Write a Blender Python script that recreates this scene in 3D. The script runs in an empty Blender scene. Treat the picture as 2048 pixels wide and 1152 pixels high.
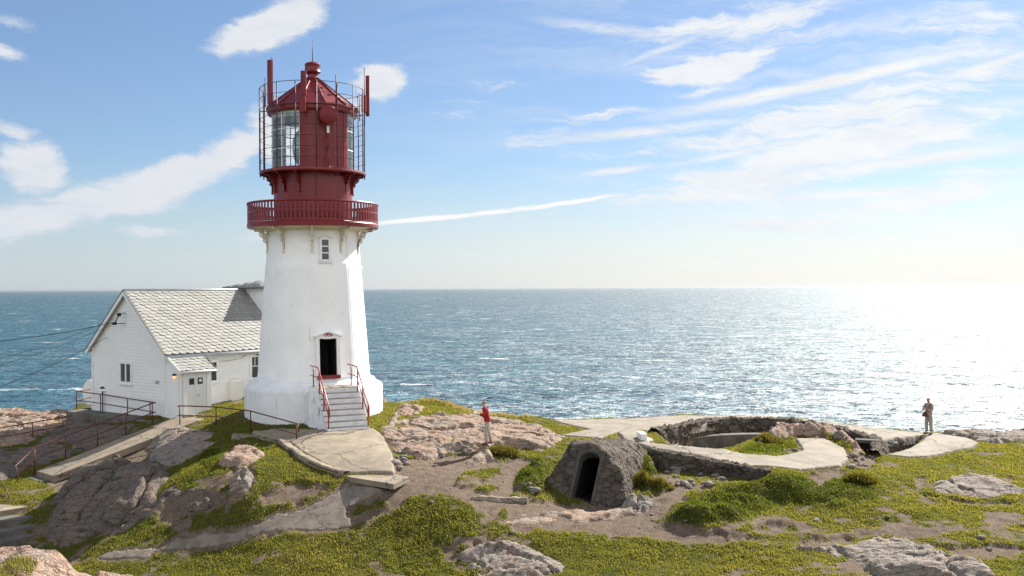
import bpy, bmesh, math, random
import numpy as np
from mathutils import Vector, Matrix
random.seed(7)
rng = np.random.default_rng(7)
S = bpy.context.scene
COL = S.collection
PI = math.pi
# ---------------------------------------------------------------- survey of the site
# camera at the origin looking along +Y; bearings measured off the photograph
F, CX, CY, ROLL = 2000.0, 1024.0, 576.0, 0.0056
SUN_AZ, SUN_EL = math.radians(39.0), math.radians(36)
SEA_Z = -40.0

def bearing(px, py):
    u, v = px - CX, CY - py
    return (u + ROLL * v) / F, (v - ROLL * u) / F

def atY(px, py, Y):
    a, b = bearing(px, py)
    return np.array((a * Y, Y, b * Y))

def atZ(px, py, Z):
    a, b = bearing(px, py)
    Y = Z / b
    return np.array((a * Y, Y, Z))

# ---------------------------------------------------------------- object helpers
def tag(o, label=None, cat=None, group=None, kind=None):
    if label: o['label'] = label
    if cat: o['category'] = cat
    if group: o['group'] = group
    if kind: o['kind'] = kind
    return o

def thing(name, label, cat, loc, group=None):
    o = bpy.data.objects.new(name, None)
    o.empty_display_size = 0.2
    COL.objects.link(o)
    o.location = Vector([float(c) for c in loc])
    return tag(o, label, cat, group)

def origin_of(o):
    p = Vector((0, 0, 0))
    while o is not None:
        p = p + Vector(o.location)
        o = o.parent
    return p

def link_mesh(name, me, mat, parent=None, loc=None):
    o = bpy.data.objects.new(name, me)
    COL.objects.link(o)
    if mat is not None:
        me.materials.append(mat)
    if parent is not None:
        o.parent = parent
    if loc is not None:
        o.location = loc
    return o

class MB:
    """collects shapes in world coordinates, then links them as one mesh object"""
    def __init__(self):
        self.v, self.f, self.sm = [], [], []

    def add(self, vs, fs, smooth=False):
        n = len(self.v)
        self.v.extend([tuple(float(c) for c in p) for p in vs])
        for f in fs:
            self.f.append([i + n for i in f]); self.sm.append(smooth)
        return self

    def box(self, c, s, rz=0.0, axes=None):
        c = Vector([float(k) for k in c])
        if axes is None:
            ca, sa = math.cos(rz), math.sin(rz)
            axes = (Vector((ca, sa, 0)), Vector((-sa, ca, 0)), Vector((0, 0, 1)))
        else:
            axes = tuple(Vector(a) for a in axes)
        vs = []
        for k in (-.5, .5):
            for (i, j) in ((-.5, -.5), (.5, -.5), (.5, .5), (-.5, .5)):
                vs.append(c + axes[0] * (s[0] * i) + axes[1] * (s[1] * j) + axes[2] * (s[2] * k))
        return self.add(vs, [(3, 2, 1, 0), (4, 5, 6, 7), (0, 1, 5, 4), (1, 2, 6, 5), (2, 3, 7, 6), (3, 0, 4, 7)])

    def hexa(self, bottom, top):
        n = len(bottom)
        vs = list(bottom) + list(top)
        fs = [tuple(range(n - 1, -1, -1)), tuple(range(n, 2 * n))]
        for i in range(n):
            j = (i + 1) % n
            fs.append((i, j, n + j, n + i))
        return self.add(vs, fs)

    def tube(self, pts, r, n=8, closed=False, r2=None, smooth=True):
        pts = [Vector([float(c) for c in p]) for p in pts]
        m = len(pts)
        vs, fs = [], []
        for i, p in enumerate(pts):
            if closed:
                d = pts[(i + 1) % m] - pts[i - 1]
            else:
                d = pts[min(i + 1, m - 1)] - pts[max(i - 1, 0)]
            d.normalize()
            ref = Vector((0, 0, 1)) if abs(d.z) < .9 else Vector((1, 0, 0))
            a = d.cross(ref).normalized(); b = a.cross(d)
            rr = r if r2 is None else r + (r2 - r) * i / max(1, m - 1)
            for k in range(n):
                t = 2 * PI * k / n
                vs.append(p + a * (rr * math.cos(t)) + b * (rr * math.sin(t)))
        for i in range(m if closed else m - 1):
            j = (i + 1) % m
            for k in range(n):
                l = (k + 1) % n
                fs.append((i * n + k, i * n + l, j * n + l, j * n + k))
        self.add(vs, fs, smooth)
        if not closed:
            b0 = len(self.v) - len(vs)
            self.f.append([b0 + k for k in range(n - 1, -1, -1)]); self.sm.append(False)
            self.f.append([b0 + (m - 1) * n + k for k in range(n)]); self.sm.append(False)
        return self

    def lathe(self, prof, n=64, c=(0, 0, 0), a0=0.0, a1=2 * PI, smooth=True):
        full = abs(a1 - a0 - 2 * PI) < 1e-6
        k = n if full else n + 1
        vs, fs = [], []
        for (r, z) in prof:
            for i in range(k):
                t = a0 + (a1 - a0) * i / n
                vs.append((c[0] + r * math.cos(t), c[1] + r * math.sin(t), c[2] + z))
        for j in range(len(prof) - 1):
            for i in range(n):
                l = (i + 1) % k
                fs.append((j * k + i, j * k + l, (j + 1) * k + l, (j + 1) * k + i))
        return self.add(vs, fs, smooth)

    def build(self, name, mat, parent=None, loc=None, auto=None, bevel=0):
        if parent is not None:
            org = origin_of(parent)
        elif loc is not None:
            org = Vector([float(c) for c in loc])
        else:
            xs = np.array(self.v)
            org = Vector((float((xs[:, 0].min() + xs[:, 0].max()) / 2), float((xs[:, 1].min() + xs[:, 1].max()) / 2), float(xs[:, 2].min())))
        me = bpy.data.meshes.new(name)
        me.from_pydata([(p[0] - org.x, p[1] - org.y, p[2] - org.z) for p in self.v], [], self.f)
        me.polygons.foreach_set('use_smooth', self.sm)
        bm = bmesh.new(); bm.from_mesh(me)
        bmesh.ops.recalc_face_normals(bm, faces=bm.faces)
        if auto is not None:
            for e in bm.edges:
                if len(e.link_faces) == 2 and e.calc_face_angle(0) > auto:
                    e.smooth = False
        bm.to_mesh(me); bm.free()
        me.update()
        o = link_mesh(name, me, mat, parent)
        if parent is None:
            o.location = org
        if bevel:
            b = o.modifiers.new('bevel', 'BEVEL'); b.width = bevel; b.segments = 2; b.limit_method = 'ANGLE'
        return o

def grid_mesh(name, V, Fq, mat, parent=None, smooth=True, attrs=None, org=None):
    """V (n,3) world coordinates, Fq (m,4) or (m,3) ints, attrs {name: (n,4)}"""
    V = np.asarray(V, dtype=np.float64)
    if org is None:
        org = origin_of(parent) if parent is not None else Vector((float((V[:, 0].min() + V[:, 0].max()) / 2), float((V[:, 1].min() + V[:, 1].max()) / 2), float(V[:, 2].min())))
    V = V - np.array(org)
    k = Fq.shape[1]
    me = bpy.data.meshes.new(name)
    me.vertices.add(len(V)); me.vertices.foreach_set('co', V.astype(np.float32).ravel())
    me.loops.add(Fq.size); me.loops.foreach_set('vertex_index', Fq.astype(np.int32).ravel())
    me.polygons.add(len(Fq))
    me.polygons.foreach_set('loop_start', np.arange(0, Fq.size, k, dtype=np.int32))
    me.polygons.foreach_set('loop_total', np.full(len(Fq), k, dtype=np.int32))
    if smooth:
        me.polygons.foreach_set('use_smooth', np.ones(len(Fq), dtype=bool))
    me.update(calc_edges=True)
    if attrs:
        for an, arr in attrs.items():
            at = me.color_attributes.new(an, 'FLOAT_COLOR', 'POINT')
            at.data.foreach_set('color', np.asarray(arr, dtype=np.float32).ravel())
    o = link_mesh(name, me, mat, parent)
    if parent is None:
        o.location = org
    return o

# ---------------------------------------------------------------- numeric noise
def _hash(ix, iy, seed):
    h = (ix.astype(np.int64) * 374761393 + iy.astype(np.int64) * 668265263 + seed * 1442695041) & 0xFFFFFFFF
    h = ((h ^ (h >> 13)) * 1274126177) & 0xFFFFFFFF
    return ((h ^ (h >> 16)) & 0xFFFFFF) / float(0xFFFFFF)

def vnoise(x, y, seed=0):
    ix, iy = np.floor(x), np.floor(y)
    fx, fy = x - ix, y - iy
    fx = fx * fx * fx * (fx * (fx * 6 - 15) + 10); fy = fy * fy * fy * (fy * (fy * 6 - 15) + 10)
    a = _hash(ix, iy, seed); b = _hash(ix + 1, iy, seed); c = _hash(ix, iy + 1, seed); d = _hash(ix + 1, iy + 1, seed)
    return (a * (1 - fx) + b * fx) * (1 - fy) + (c * (1 - fx) + d * fx) * fy

def fbm(x, y, oct=4, seed=0, gain=.5):
    s = np.zeros_like(x, dtype=float); a = 1.0; t = 0.0
    for o in range(oct):
        ca, sa = math.cos(o * 1.1 + .4), math.sin(o * 1.1 + .4)
        s += a * vnoise((x * ca - y * sa) + 17.3 * o, (x * sa + y * ca) - 9.1 * o, seed + o * 31)
        t += a; a *= gain; x = x * 2.03; y = y * 2.03
    return s / t * 2 - 1

def facets(x, y, seed=0, jitter=.9):
    """worley cells each with a tilted plane: chunky fractured rock; returns height, edge distance"""
    ix, iy = np.floor(x), np.floor(y)
    best = np.full(x.shape, 9.); second = np.full(x.shape, 9.); h = np.zeros(x.shape)
    for dx in (-1, 0, 1):
        for dy in (-1, 0, 1):
            cx, cy = ix + dx, iy + dy
            qx = cx + .5 + (_hash(cx, cy, seed) - .5) * jitter
            qy = cy + .5 + (_hash(cx, cy, seed + 5) - .5) * jitter
            d = np.hypot(x - qx, y - qy)
            tx = (_hash(cx, cy, seed + 9) - .5); ty = (_hash(cx, cy, seed + 13) - .5); o = _hash(cx, cy, seed + 17)
            hh = o + (x - qx) * tx * 1.6 + (y - qy) * ty * 1.6
            m = d < best
            second = np.where(m, best, np.minimum(second, d))
            h = np.where(m, hh, h); best = np.where(m, d, best)
    return h, second - best

def sstep(a, b, x):
    t = np.clip((x - a) / (b - a), 0, 1)
    return t * t * (3 - 2 * t)

def sdpoly(poly, x, y):
    """signed distance, positive inside"""
    P = np.asarray(poly, float)
    shp = x.shape
    x = x.ravel(); y = y.ravel()
    out = np.full(x.shape, -2.0)
    m = (x > P[:, 0].min() - 2) & (x < P[:, 0].max() + 2) & (y > P[:, 1].min() - 2) & (y < P[:, 1].max() + 2)
    xs, ys = x[m], y[m]
    d = np.full(xs.shape, 1e9); ins = np.zeros(xs.shape, bool)
    n = len(P)
    for i in range(n):
        x0, y0 = P[i]; x1, y1 = P[(i + 1) % n]
        ex, ey = x1 - x0, y1 - y0
        t = np.clip(((xs - x0) * ex + (ys - y0) * ey) / (ex * ex + ey * ey + 1e-12), 0, 1)
        d = np.minimum(d, np.hypot(xs - x0 - t * ex, ys - y0 - t * ey))
        c = ((y0 > ys) != (y1 > ys)) & (xs < (x1 - x0) * (ys - y0) / (y1 - y0 + 1e-12) + x0)
        ins ^= c
    out[m] = np.where(ins, d, -np.minimum(d, 2))
    return out.reshape(shp)
# ---------------------------------------------------------------- procedural materials
class NT:
    def __init__(self, tree):
        self.t = tree
    def n(self, typ, **kw):
        nd = self.t.nodes.new(typ)
        for k, v in kw.items():
            if k == 'ins':
                for kk, vv in v.items():
                    if isinstance(vv, bpy.types.NodeSocket):
                        self.t.links.new(vv, nd.inputs[kk])
                    else:
                        nd.inputs[kk].default_value = vv
            else:
                setattr(nd, k, v)
        return nd
    def math(self, op, a, b=None, c=None, clamp=False):
        nd = self.t.nodes.new('ShaderNodeMath'); nd.operation = op; nd.use_clamp = clamp
        for i, s in enumerate((a, b, c)):
            if s is None: continue
            if isinstance(s, bpy.types.NodeSocket): self.t.links.new(s, nd.inputs[i])
            else: nd.inputs[i].default_value = s
        return nd.outputs[0]
    def vmath(self, op, a, b=None, out=0):
        nd = self.t.nodes.new('ShaderNodeVectorMath'); nd.operation = op
        for i, s in enumerate((a, b)):
            if s is None: continue
            if isinstance(s, bpy.types.NodeSocket): self.t.links.new(s, nd.inputs[i])
            elif op == 'SCALE' and i == 1: nd.inputs['Scale'].default_value = s
            else: nd.inputs[i].default_value = s
        return nd.outputs[out]
    def scale(self, v, s):
        nd = self.t.nodes.new('ShaderNodeVectorMath'); nd.operation = 'SCALE'
        self.t.links.new(v, nd.inputs[0])
        if isinstance(s, bpy.types.NodeSocket): self.t.links.new(s, nd.inputs['Scale'])
        else: nd.inputs['Scale'].default_value = s
        return nd.outputs[0]
    def mix(self, f, a, b, mode='MIX'):
        nd = self.t.nodes.new('ShaderNodeMix'); nd.data_type = 'RGBA'; nd.blend_type = mode
        for sock, s in ((nd.inputs[0], f), (nd.inputs[6], a), (nd.inputs[7], b)):
            if isinstance(s, bpy.types.NodeSocket): self.t.links.new(s, sock)
            else: sock.default_value = s if not isinstance(s, tuple) or len(s) == 4 else (*s, 1)
        return nd.outputs[2]
    def noise(self, vec, scale, detail=4, rough=.55, dist=0, out='Fac', dim='3D'):
        nd = self.t.nodes.new('ShaderNodeTexNoise'); nd.noise_dimensions = dim
        if vec is not None: self.t.links.new(vec, nd.inputs['Vector'])
        nd.inputs['Scale'].default_value = scale; nd.inputs['Detail'].default_value = detail
        nd.inputs['Roughness'].default_value = rough; nd.inputs['Distortion'].default_value = dist
        return nd.outputs[out]
    def mrange(self, v, a, b, c=0., d=1., smooth=True):
        nd = self.t.nodes.new('ShaderNodeMapRange'); nd.interpolation_type = 'SMOOTHSTEP' if smooth else 'LINEAR'
        self.t.links.new(v, nd.inputs[0])
        for i, s in enumerate((a, b, c, d)): nd.inputs[i + 1].default_value = s
        return nd.outputs[0]
    def link(self, a, b):
        self.t.links.new(a, b)

def new_mat(name):
    m = bpy.data.materials.new(name); m.use_nodes = True
    t = m.node_tree
    b = t.nodes['Principled BSDF']
    b.inputs['Specular IOR Level'].default_value = .3
    return m, NT(t), b

def coords(N, kind='Object'):
    return N.n('ShaderNodeTexCoord').outputs[kind]

def simple(name, c1, c2=None, scale=3., rough=.6, bump=0., bscale=40., metal=0., lo=.35, hi=.65, detail=5, stretch=None, spec=None, stain=None, cracks=0):
    m, N, b = new_mat(name)
    v = coords(N)
    vv = v
    if stretch:
        vv = N.vmath('MULTIPLY', v, stretch)
    c2 = c2 or c1
    f = N.mrange(N.noise(vv, scale, detail), lo, hi)
    col = N.mix(f, c1, c2)
    if stain:
        sc, st, cs, slo, shi = stain
        f2 = N.mrange(N.noise(N.vmath('MULTIPLY', v, st), sc, 5, .6), slo, shi)
        col = N.mix(f2, col, cs)
    if cracks:
        wv = N.vmath('ADD', v, N.scale(N.noise(v, 1.6, 5, .6, out='Color'), .9))
        vo = N.n('ShaderNodeTexVoronoi', feature='DISTANCE_TO_EDGE', ins={'Vector': wv, 'Scale': cracks})
        col = N.mix(N.mrange(vo.outputs[0], .002, .009), (.07, .06, .05), col)
        col = N.mix(N.mrange(N.noise(v, 11, 6, .75), .60, .72), col, (.5, .45, .38))
        col = N.mix(N.mrange(N.noise(v, 5, 7, .75), .58, .70), col, (.13, .11, .09))
    N.link(col, b.inputs['Base Color'])
    b.inputs['Roughness'].default_value = rough
    b.inputs['Metallic'].default_value = metal
    if spec is not None: b.inputs['Specular IOR Level'].default_value = spec
    if bump:
        bn = N.n('ShaderNodeBump', ins={'Strength': bump, 'Distance': .02, 'Height': N.noise(v, bscale, 4)})
        N.link(bn.outputs[0], b.inputs['Normal'])
    return m

M = {}
M['white_paint'] = simple('white masonry paint', (.88, .88, .88), (.83, .83, .83), 1.2, .55, .25, 14, stain=(2.2, (3, 3, .35), (.60, .56, .49), .60, .80))
M['tower_base'] = simple('weathered white base paint', (.78, .78, .78), (.70, .71, .72), 1.5, .6, .3, 12, stain=(1.6, (3.2, 3.2, .4), (.40, .34, .27), .62, .80))
M['step_paint'] = simple('worn white step paint', (.80, .80, .80), (.68, .69, .70), 4, .65, .3, 30, stain=(5, (1, 1, 3), (.36, .37, .38), .60, .76))
M['trim'] = simple('white trim', (.80, .80, .79), (.76, .76, .75), 3, .5)
M['cream'] = simple('cream trim', (.72, .66, .50), (.6, .5, .34), 2, .55, stain=(3, (1, 1, .6), (.45, .30, .15), .62, .75))
M['bracket'] = simple('white bracket paint', (.74, .72, .66), (.60, .54, .44), 3, .5, stain=(4, (1, 1, 1), (.38, .26, .14), .66, .78))
M['red'] = simple('oxide red gloss paint', (.185, .0105, .014), (.155, .0095, .012), 1.5, .38, .12, 9, spec=.45)
M['red_dark'] = simple('dark red antenna paint', (.17, .014, .018), (.15, .012, .015), 3, .45)
M['red_rail'] = simple('red handrail paint', (.30, .025, .02), (.22, .02, .018), 6, .35, spec=.5)
M['rust_rail'] = simple('rusty brown rail paint', (.13, .03, .022), (.09, .035, .025), 8, .5)
M['cage'] = simple('dark red cage steel', (.085, .018, .022), (.06, .02, .022), 8, .5)
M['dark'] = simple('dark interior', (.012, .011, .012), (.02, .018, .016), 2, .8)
M['black'] = simple('black rubber', (.015, .015, .017), None, 3, .5)
M['metal_roof'] = simple('dark seamed metal', (.10, .105, .10), (.14, .14, .13), 3, .45, metal=.3)
M['zinc'] = simple('zinc gutter', (.46, .47, .48), (.38, .39, .40), 5, .45, metal=.4)
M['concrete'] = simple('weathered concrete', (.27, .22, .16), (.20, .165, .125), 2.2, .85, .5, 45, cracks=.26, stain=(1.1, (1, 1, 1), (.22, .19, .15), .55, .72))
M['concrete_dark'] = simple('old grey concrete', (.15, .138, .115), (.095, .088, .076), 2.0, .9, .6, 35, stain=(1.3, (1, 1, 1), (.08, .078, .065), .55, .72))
M['frame_stone'] = simple('dark frame concrete', (.085, .077, .066), (.055, .05, .043), 3, .9, .6, 35)
M['concrete_light'] = simple('bleached concrete', (.25, .215, .17), (.185, .16, .125), 1.4, .85, .5, 50, cracks=.22, stain=(.6, (1, 1, 1), (.19, .165, .13), .52, .74))
M['white_concrete'] = simple('white painted concrete', (.80, .79, .76), (.7, .69, .66), 3, .7)
M['path'] = simple('worn asphalt path', (.21, .175, .14), (.15, .125, .10), 2.5, .9, .6, 45, cracks=.5, stain=(.9, (1, 1, 1), (.34, .31, .28), .57, .70))
M['plastic'] = simple('white plastic', (.78, .78, .78), (.74, .74, .74), 3, .4)
M['cream_box'] = simple('yellowed cabinet', (.78, .765, .71), (.74, .72, .66), 3, .45)
M['skin'] = simple('skin', (.42, .24, .17), (.36, .19, .13), 12, .5)
M['hair'] = simple('grey hair', (.30, .28, .26), (.20, .18, .17), 30, .7)
M['red_jacket'] = simple('red jacket', (.34, .010, .012), (.27, .008, .010), 10, .7, .3, 20)
M['beige_trousers'] = simple('beige trousers', (.42, .37, .30), (.36, .31, .25), 9, .8, .3, 18)
M['khaki'] = simple('khaki grey clothes', (.34, .30, .25), (.27, .24, .20), 9, .8, .3, 18)
M['shirt'] = simple('pale shirt', (.5, .48, .48), None, 9, .8)
M['maroon'] = simple('maroon bag', (.10, .014, .02), (.07, .012, .018), 9, .6)
M['shoe'] = simple('dark shoe', (.03, .025, .02), None, 9, .5)
M['paper'] = simple('white paper', (.8, .8, .78), None, 9, .6)
M['red_text'] = simple('red numerals', (.30, .02, .02), None, 9, .5)
M['sign_blue'] = simple('sign print', (.05, .07, .12), None, 9, .5)

def glass_mat(name, alpha=.12, tint=(.97, .985, .99)):
    m, N, b = new_mat(name)
    t = N.n('ShaderNodeBsdfTransparent', ins={'Color': (*tint, 1)})
    g = N.n('ShaderNodeBsdfGlossy', ins={'Color': (1, 1, 1, 1), 'Roughness': .03})
    fr = N.n('ShaderNodeFresnel', ins={'IOR': 1.5})
    mx = N.n('ShaderNodeMixShader', ins={0: N.math('ADD', fr.outputs[0], alpha, clamp=True), 1: t.outputs[0], 2: g.outputs[0]})
    N.link(mx.outputs[0], N.t.nodes['Material Output'].inputs[0])
    return m
M['lantern_glass'] = glass_mat('lantern glass', .03)

def window_mat():
    m, N, b = new_mat('window glass')
    b.inputs['Base Color'].default_value = (.035, .04, .045, 1)
    b.inputs['Roughness'].default_value = .08
    b.inputs['Specular IOR Level'].default_value = .6
    return m
M['window'] = window_mat()

def lens_mat():
    m, N, b = new_mat('green lens glass')
    v = coords(N)
    sep = N.n('ShaderNodeSeparateXYZ'); N.link(v, sep.inputs[0])
    w = N.math('SINE', N.math('MULTIPLY', sep.outputs[2], 55.))
    col = N.mix(N.mrange(w, -.6, .8), (.02, .12, .085), (.26, .46, .36))
    N.link(col, b.inputs['Base Color'])
    b.inputs['Roughness'].default_value = .12
    b.inputs['Transmission Weight'].default_value = .35
    b.inputs['Specular IOR Level'].default_value = .8
    return m
M['lens'] = lens_mat()

def siding_mat():
    m, N, b = new_mat('white clapboard')
    v = coords(N)
    sep = N.n('ShaderNodeSeparateXYZ'); N.link(v, sep.inputs[0])
    fr = N.math('FRACT', N.math('DIVIDE', sep.outputs[2], .155))
    h = N.math('MULTIPLY', N.math('SUBTRACT', 1.0, fr), 1.0)
    n = N.noise(N.vmath('MULTIPLY', v, (1, 1, 6)), 2.0, 5)
    col = N.mix(N.mrange(n, .3, .75), (.82, .82, .81), (.73, .73, .73))
    N.link(col, b.inputs['Base Color'])
    b.inputs['Roughness'].default_value = .6
    bn = N.n('ShaderNodeBump', ins={'Strength': .8, 'Distance': .025, 'Height': h})
    N.link(bn.outputs[0], b.inputs['Normal'])
    return m
M['siding'] = siding_mat()

def slate_mat():
    m, N, b = new_mat('pale grey slate')
    g = N.n('ShaderNodeNewGeometry')
    v = coords(N)
    r = g.outputs['Random Per Island']
    col = N.mix(r, (.235, .235, .222), (.325, .322, .305))
    f = N.mrange(N.noise(v, 6, 6), .42, .66)
    col = N.mix(f, col, (.25, .245, .22))
    f3 = N.mrange(N.noise(v, 2.2, 5), .60, .72)
    col = N.mix(f3, col, (.26, .24, .16))
    N.link(col, b.inputs['Base Color'])
    b.inputs['Roughness'].default_value = .7
    bn = N.n('ShaderNodeBump', ins={'Strength': .4, 'Distance': .01, 'Height': N.noise(v, 25, 4)})
    N.link(bn.outputs[0], b.inputs['Normal'])
    return m
M['slate'] = slate_mat()

def rock_mat(name, base, pink, dark, light, pinkness=.5, scale=1.0, blocks=0):
    m, N, b = new_mat(name)
    v = N.n('ShaderNodeNewGeometry').outputs['Position']
    col = N.mix(N.mrange(N.noise(v, .9 * scale, 6, .6), .5 - .25 * pinkness, .85 - .25 * pinkness), base, pink)
    v2 = N.vmath('MULTIPLY', v, (.5, 1.6, 2.2))
    col = N.mix(N.mrange(N.noise(v2, 2.6 * scale, 7, .68, .6), .50, .68), col, dark)
    col = N.mix(N.mrange(N.noise(v, 7 * scale, 6, .7), .56, .74), col, light)
    col = N.mix(N.mrange(N.noise(v, 28 * scale, 5, .75), .30, .72), N.mix(.45, col, (.03, .028, .025)), col)
    if blocks:
        bv = N.vmath('ADD', N.vmath('MULTIPLY', v, (1, 1, 1.5)), N.scale(N.noise(v, 2.2, 4, out='Color'), .5))
        c1 = N.n('ShaderNodeTexVoronoi', ins={'Vector': bv, 'Scale': blocks}); e1 = N.n('ShaderNodeTexVoronoi', feature='DISTANCE_TO_EDGE', ins={'Vector': bv, 'Scale': blocks})
        sc = N.n('ShaderNodeSeparateColor'); N.link(c1.outputs['Color'], sc.inputs[0])
        col = N.mix(1.0, col, N.mix(sc.outputs[0], (.72, .70, .68), (1.35, 1.28, 1.18)), 'MULTIPLY')
        col = N.mix(N.mrange(e1.outputs[0], .01, .06), N.mix(.5, col, (.05, .045, .04)), col)
    N.link(col, b.inputs['Base Color'])
    b.inputs['Roughness'].default_value = .9
    b.inputs['Specular IOR Level'].default_value = .2
    vn = N.n('ShaderNodeTexVoronoi', feature='DISTANCE_TO_EDGE', ins={'Vector': N.vmath('ADD', N.vmath('MULTIPLY', v, (.45, 1.5, 1.8)), N.scale(N.noise(v, 1.7, 4, out='Color'), .9)), 'Scale': 2.2 * scale})
    crack = N.mrange(vn.outputs[0], 0, .07)
    hgt = N.math('ADD', N.math('MULTIPLY', crack if not blocks else N.mrange(e1.outputs[0], 0, .10), .035 if not blocks else .06), N.math('ADD', N.math('MULTIPLY', N.noise(v, 9 * scale, 7, .68), .06), N.math('MULTIPLY', N.noise(v2, 4, 5, .6), .07)))
    bn = N.n('ShaderNodeBump', ins={'Strength': 1.0, 'Distance': 1.0, 'Height': hgt})
    N.link(bn.outputs[0], b.inputs['Normal'])
    return m
M['rock_pink'] = rock_mat('pink gneiss', (.36, .29, .235), (.43, .275, .195), (.12, .09, .072), (.52, .46, .39), .6)
M['rock_grey'] = rock_mat('grey gneiss', (.31, .27, .23), (.35, .25, .195), (.10, .082, .07), (.46, .42, .37), .35)
M['rock_dark'] = rock_mat('weathered gneiss darkened for shade', (.17, .145, .125), (.25, .165, .125), (.05, .043, .038), (.28, .25, .22), .4)  # dark rock, albedo lowered further to deepen the shadow lying on it
M['rock_wall'] = rock_mat('dark dry stone', (.115, .10, .085), (.15, .115, .09), (.045, .04, .035), (.22, .19, .165), .4, 1.6, 2.4)
M['rubble'] = rock_mat('loose stone', (.33, .30, .27), (.38, .28, .22), (.15, .13, .11), (.5, .47, .43), .3, 2)

def ground_mat():
    m, N, b = new_mat('ground soil and turf')
    at = N.n('ShaderNodeAttribute', attribute_name='cover')
    sep = N.n('ShaderNodeSeparateColor'); N.link(at.outputs['Color'], sep.inputs[0])
    v = N.n('ShaderNodeNewGeometry').outputs['Position']
    n1 = N.noise(v, 3.5, 6, .65); n2 = N.noise(v, 11, 7, .78); n3 = N.noise(v, .8, 5, .6)
    soil = N.mix(N.mrange(n1, .35, .68), (.20, .148, .11), (.12, .088, .066))
    soil = N.mix(N.mrange(n2, .55, .70), soil, (.26, .21, .165))
    soil = N.mix(N.mrange(n2, .28, .40, 1, 0), soil, (.06, .045, .035))
    n4 = N.noise(v, 26, 5, .75)
    soil = N.mix(N.mrange(n4, .57, .66), soil, (.33, .27, .215))
    soil = N.mix(N.mrange(n4, .36, .44, 1, 0), soil, (.05, .038, .03))
    turf = N.mix(N.mrange(n1, .35, .65), (.058, .068, .012), (.095, .098, .020))
    turf = N.mix(N.mrange(n3, .52, .70), turf, (.15, .125, .05))
    g = N.math('ADD', sep.outputs[0], N.math('MULTIPLY', N.math('SUBTRACT', n2, .5), .9))
    col = N.mix(N.mrange(g, .38, .62), soil, turf)
    rock = N.mix(N.mrange(n1, .4, .62), (.30, .25, .20), (.20, .165, .135))
    col = N.mix(N.mrange(sep.outputs[1], .35, .65), col, rock)
    N.link(col, b.inputs['Base Color'])
    b.inputs['Roughness'].default_value = .95
    b.inputs['Specular IOR Level'].default_value = .1
    hgt = N.math('ADD', N.math('MULTIPLY', n2, .06), N.math('MULTIPLY', n4, .05))
    bn = N.n('ShaderNodeBump', ins={'Strength': 1.0, 'Distance': 1.0, 'Height': hgt})
    N.link(bn.outputs[0], b.inputs['Normal'])
    return m
M['ground'] = ground_mat()

def grass_mat():
    m, N, b = new_mat('grass blades')
    at = N.n('ShaderNodeAttribute', attribute_name='tint')
    gn = N.n('ShaderNodeNewGeometry').outputs['Normal']
    d = N.n('ShaderNodeBsdfDiffuse', ins={'Normal': N.vmath('NORMALIZE', N.vmath('ADD', N.scale(gn, .35), (0, 0, .8)))}); tr = N.n('ShaderNodeBsdfTranslucent')
    N.link(at.outputs['Color'], d.inputs[0])
    N.link(N.mix(1.0, at.outputs['Color'], (1.35, 1.3, .7), 'MULTIPLY'), tr.inputs[0])
    mx = N.n('ShaderNodeMixShader', ins={0: .5, 1: d.outputs[0], 2: tr.outputs[0]})
    N.link(mx.outputs[0], N.t.nodes['Material Output'].inputs[0])
    return m
M['grass'] = grass_mat()

def sea_mat():
    m, N, b = new_mat('wind ruffled sea water')
    P = N.n('ShaderNodeNewGeometry').outputs['Position']
    rot = N.n('ShaderNodeMapping', vector_type='POINT'); N.link(P, rot.inputs[0]); rot.inputs['Rotation'].default_value = (0, 0, math.radians(12))
    v = N.vmath('MULTIPLY', rot.outputs[0], (.72, 1.0, 1.0))
    def slope(vec, scale, detail, rough):
        c = N.noise(vec, scale, detail, rough, out='Color')
        return N.vmath('SUBTRACT', c, (.5, .5, .5))
    gust = N.mrange(N.noise(v, .006, 4, .6), .35, .65, .75, 1.2)
    s1 = N.scale(slope(v, .085, 3, .6), .8)
    s2 = N.scale(slope(v, .38, 3, .6), 1.6)
    s3 = N.scale(slope(v, 1.6, 2, .6), 1.7)
    s = N.scale(N.vmath('ADD', N.vmath('ADD', s1, s2), s3), N.math('MULTIPLY', gust, 2.1))
    nrm = N.vmath('NORMALIZE', N.vmath('ADD', N.vmath('MULTIPLY', s, (1, 1, 0)), (0, 0, 1)))
    # foam on the steeper crests
    f1 = N.noise(N.vmath('MULTIPLY', rot.outputs[0], (.5, 1, 1)), .055, 5, .62)
    f2 = N.noise(rot.outputs[0], .009, 3, .5)
    foam = N.math('MULTIPLY', N.mrange(f1, .615, .67), N.mrange(f2, .40, .60))
    foam = N.math('MULTIPLY', foam, N.mrange(N.noise(rot.outputs[0], .35, 4, .7), .38, .56))
    deep = N.mix(N.mrange(N.noise(v, .05, 4, .6), .38, .62), (.003, .042, .072), (.006, .070, .100))
    N.link(N.mix(foam, deep, (.85, .88, .9)), b.inputs['Base Color'])
    N.link(N.math('ADD', .56, N.math('MULTIPLY', foam, .5)), b.inputs['Roughness'])
    b.inputs['IOR'].default_value = 1.52
    b.inputs['Specular IOR Level'].default_value = .5
    N.link(nrm, b.inputs['Normal'])
    return m
M['sea'] = sea_mat()
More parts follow.
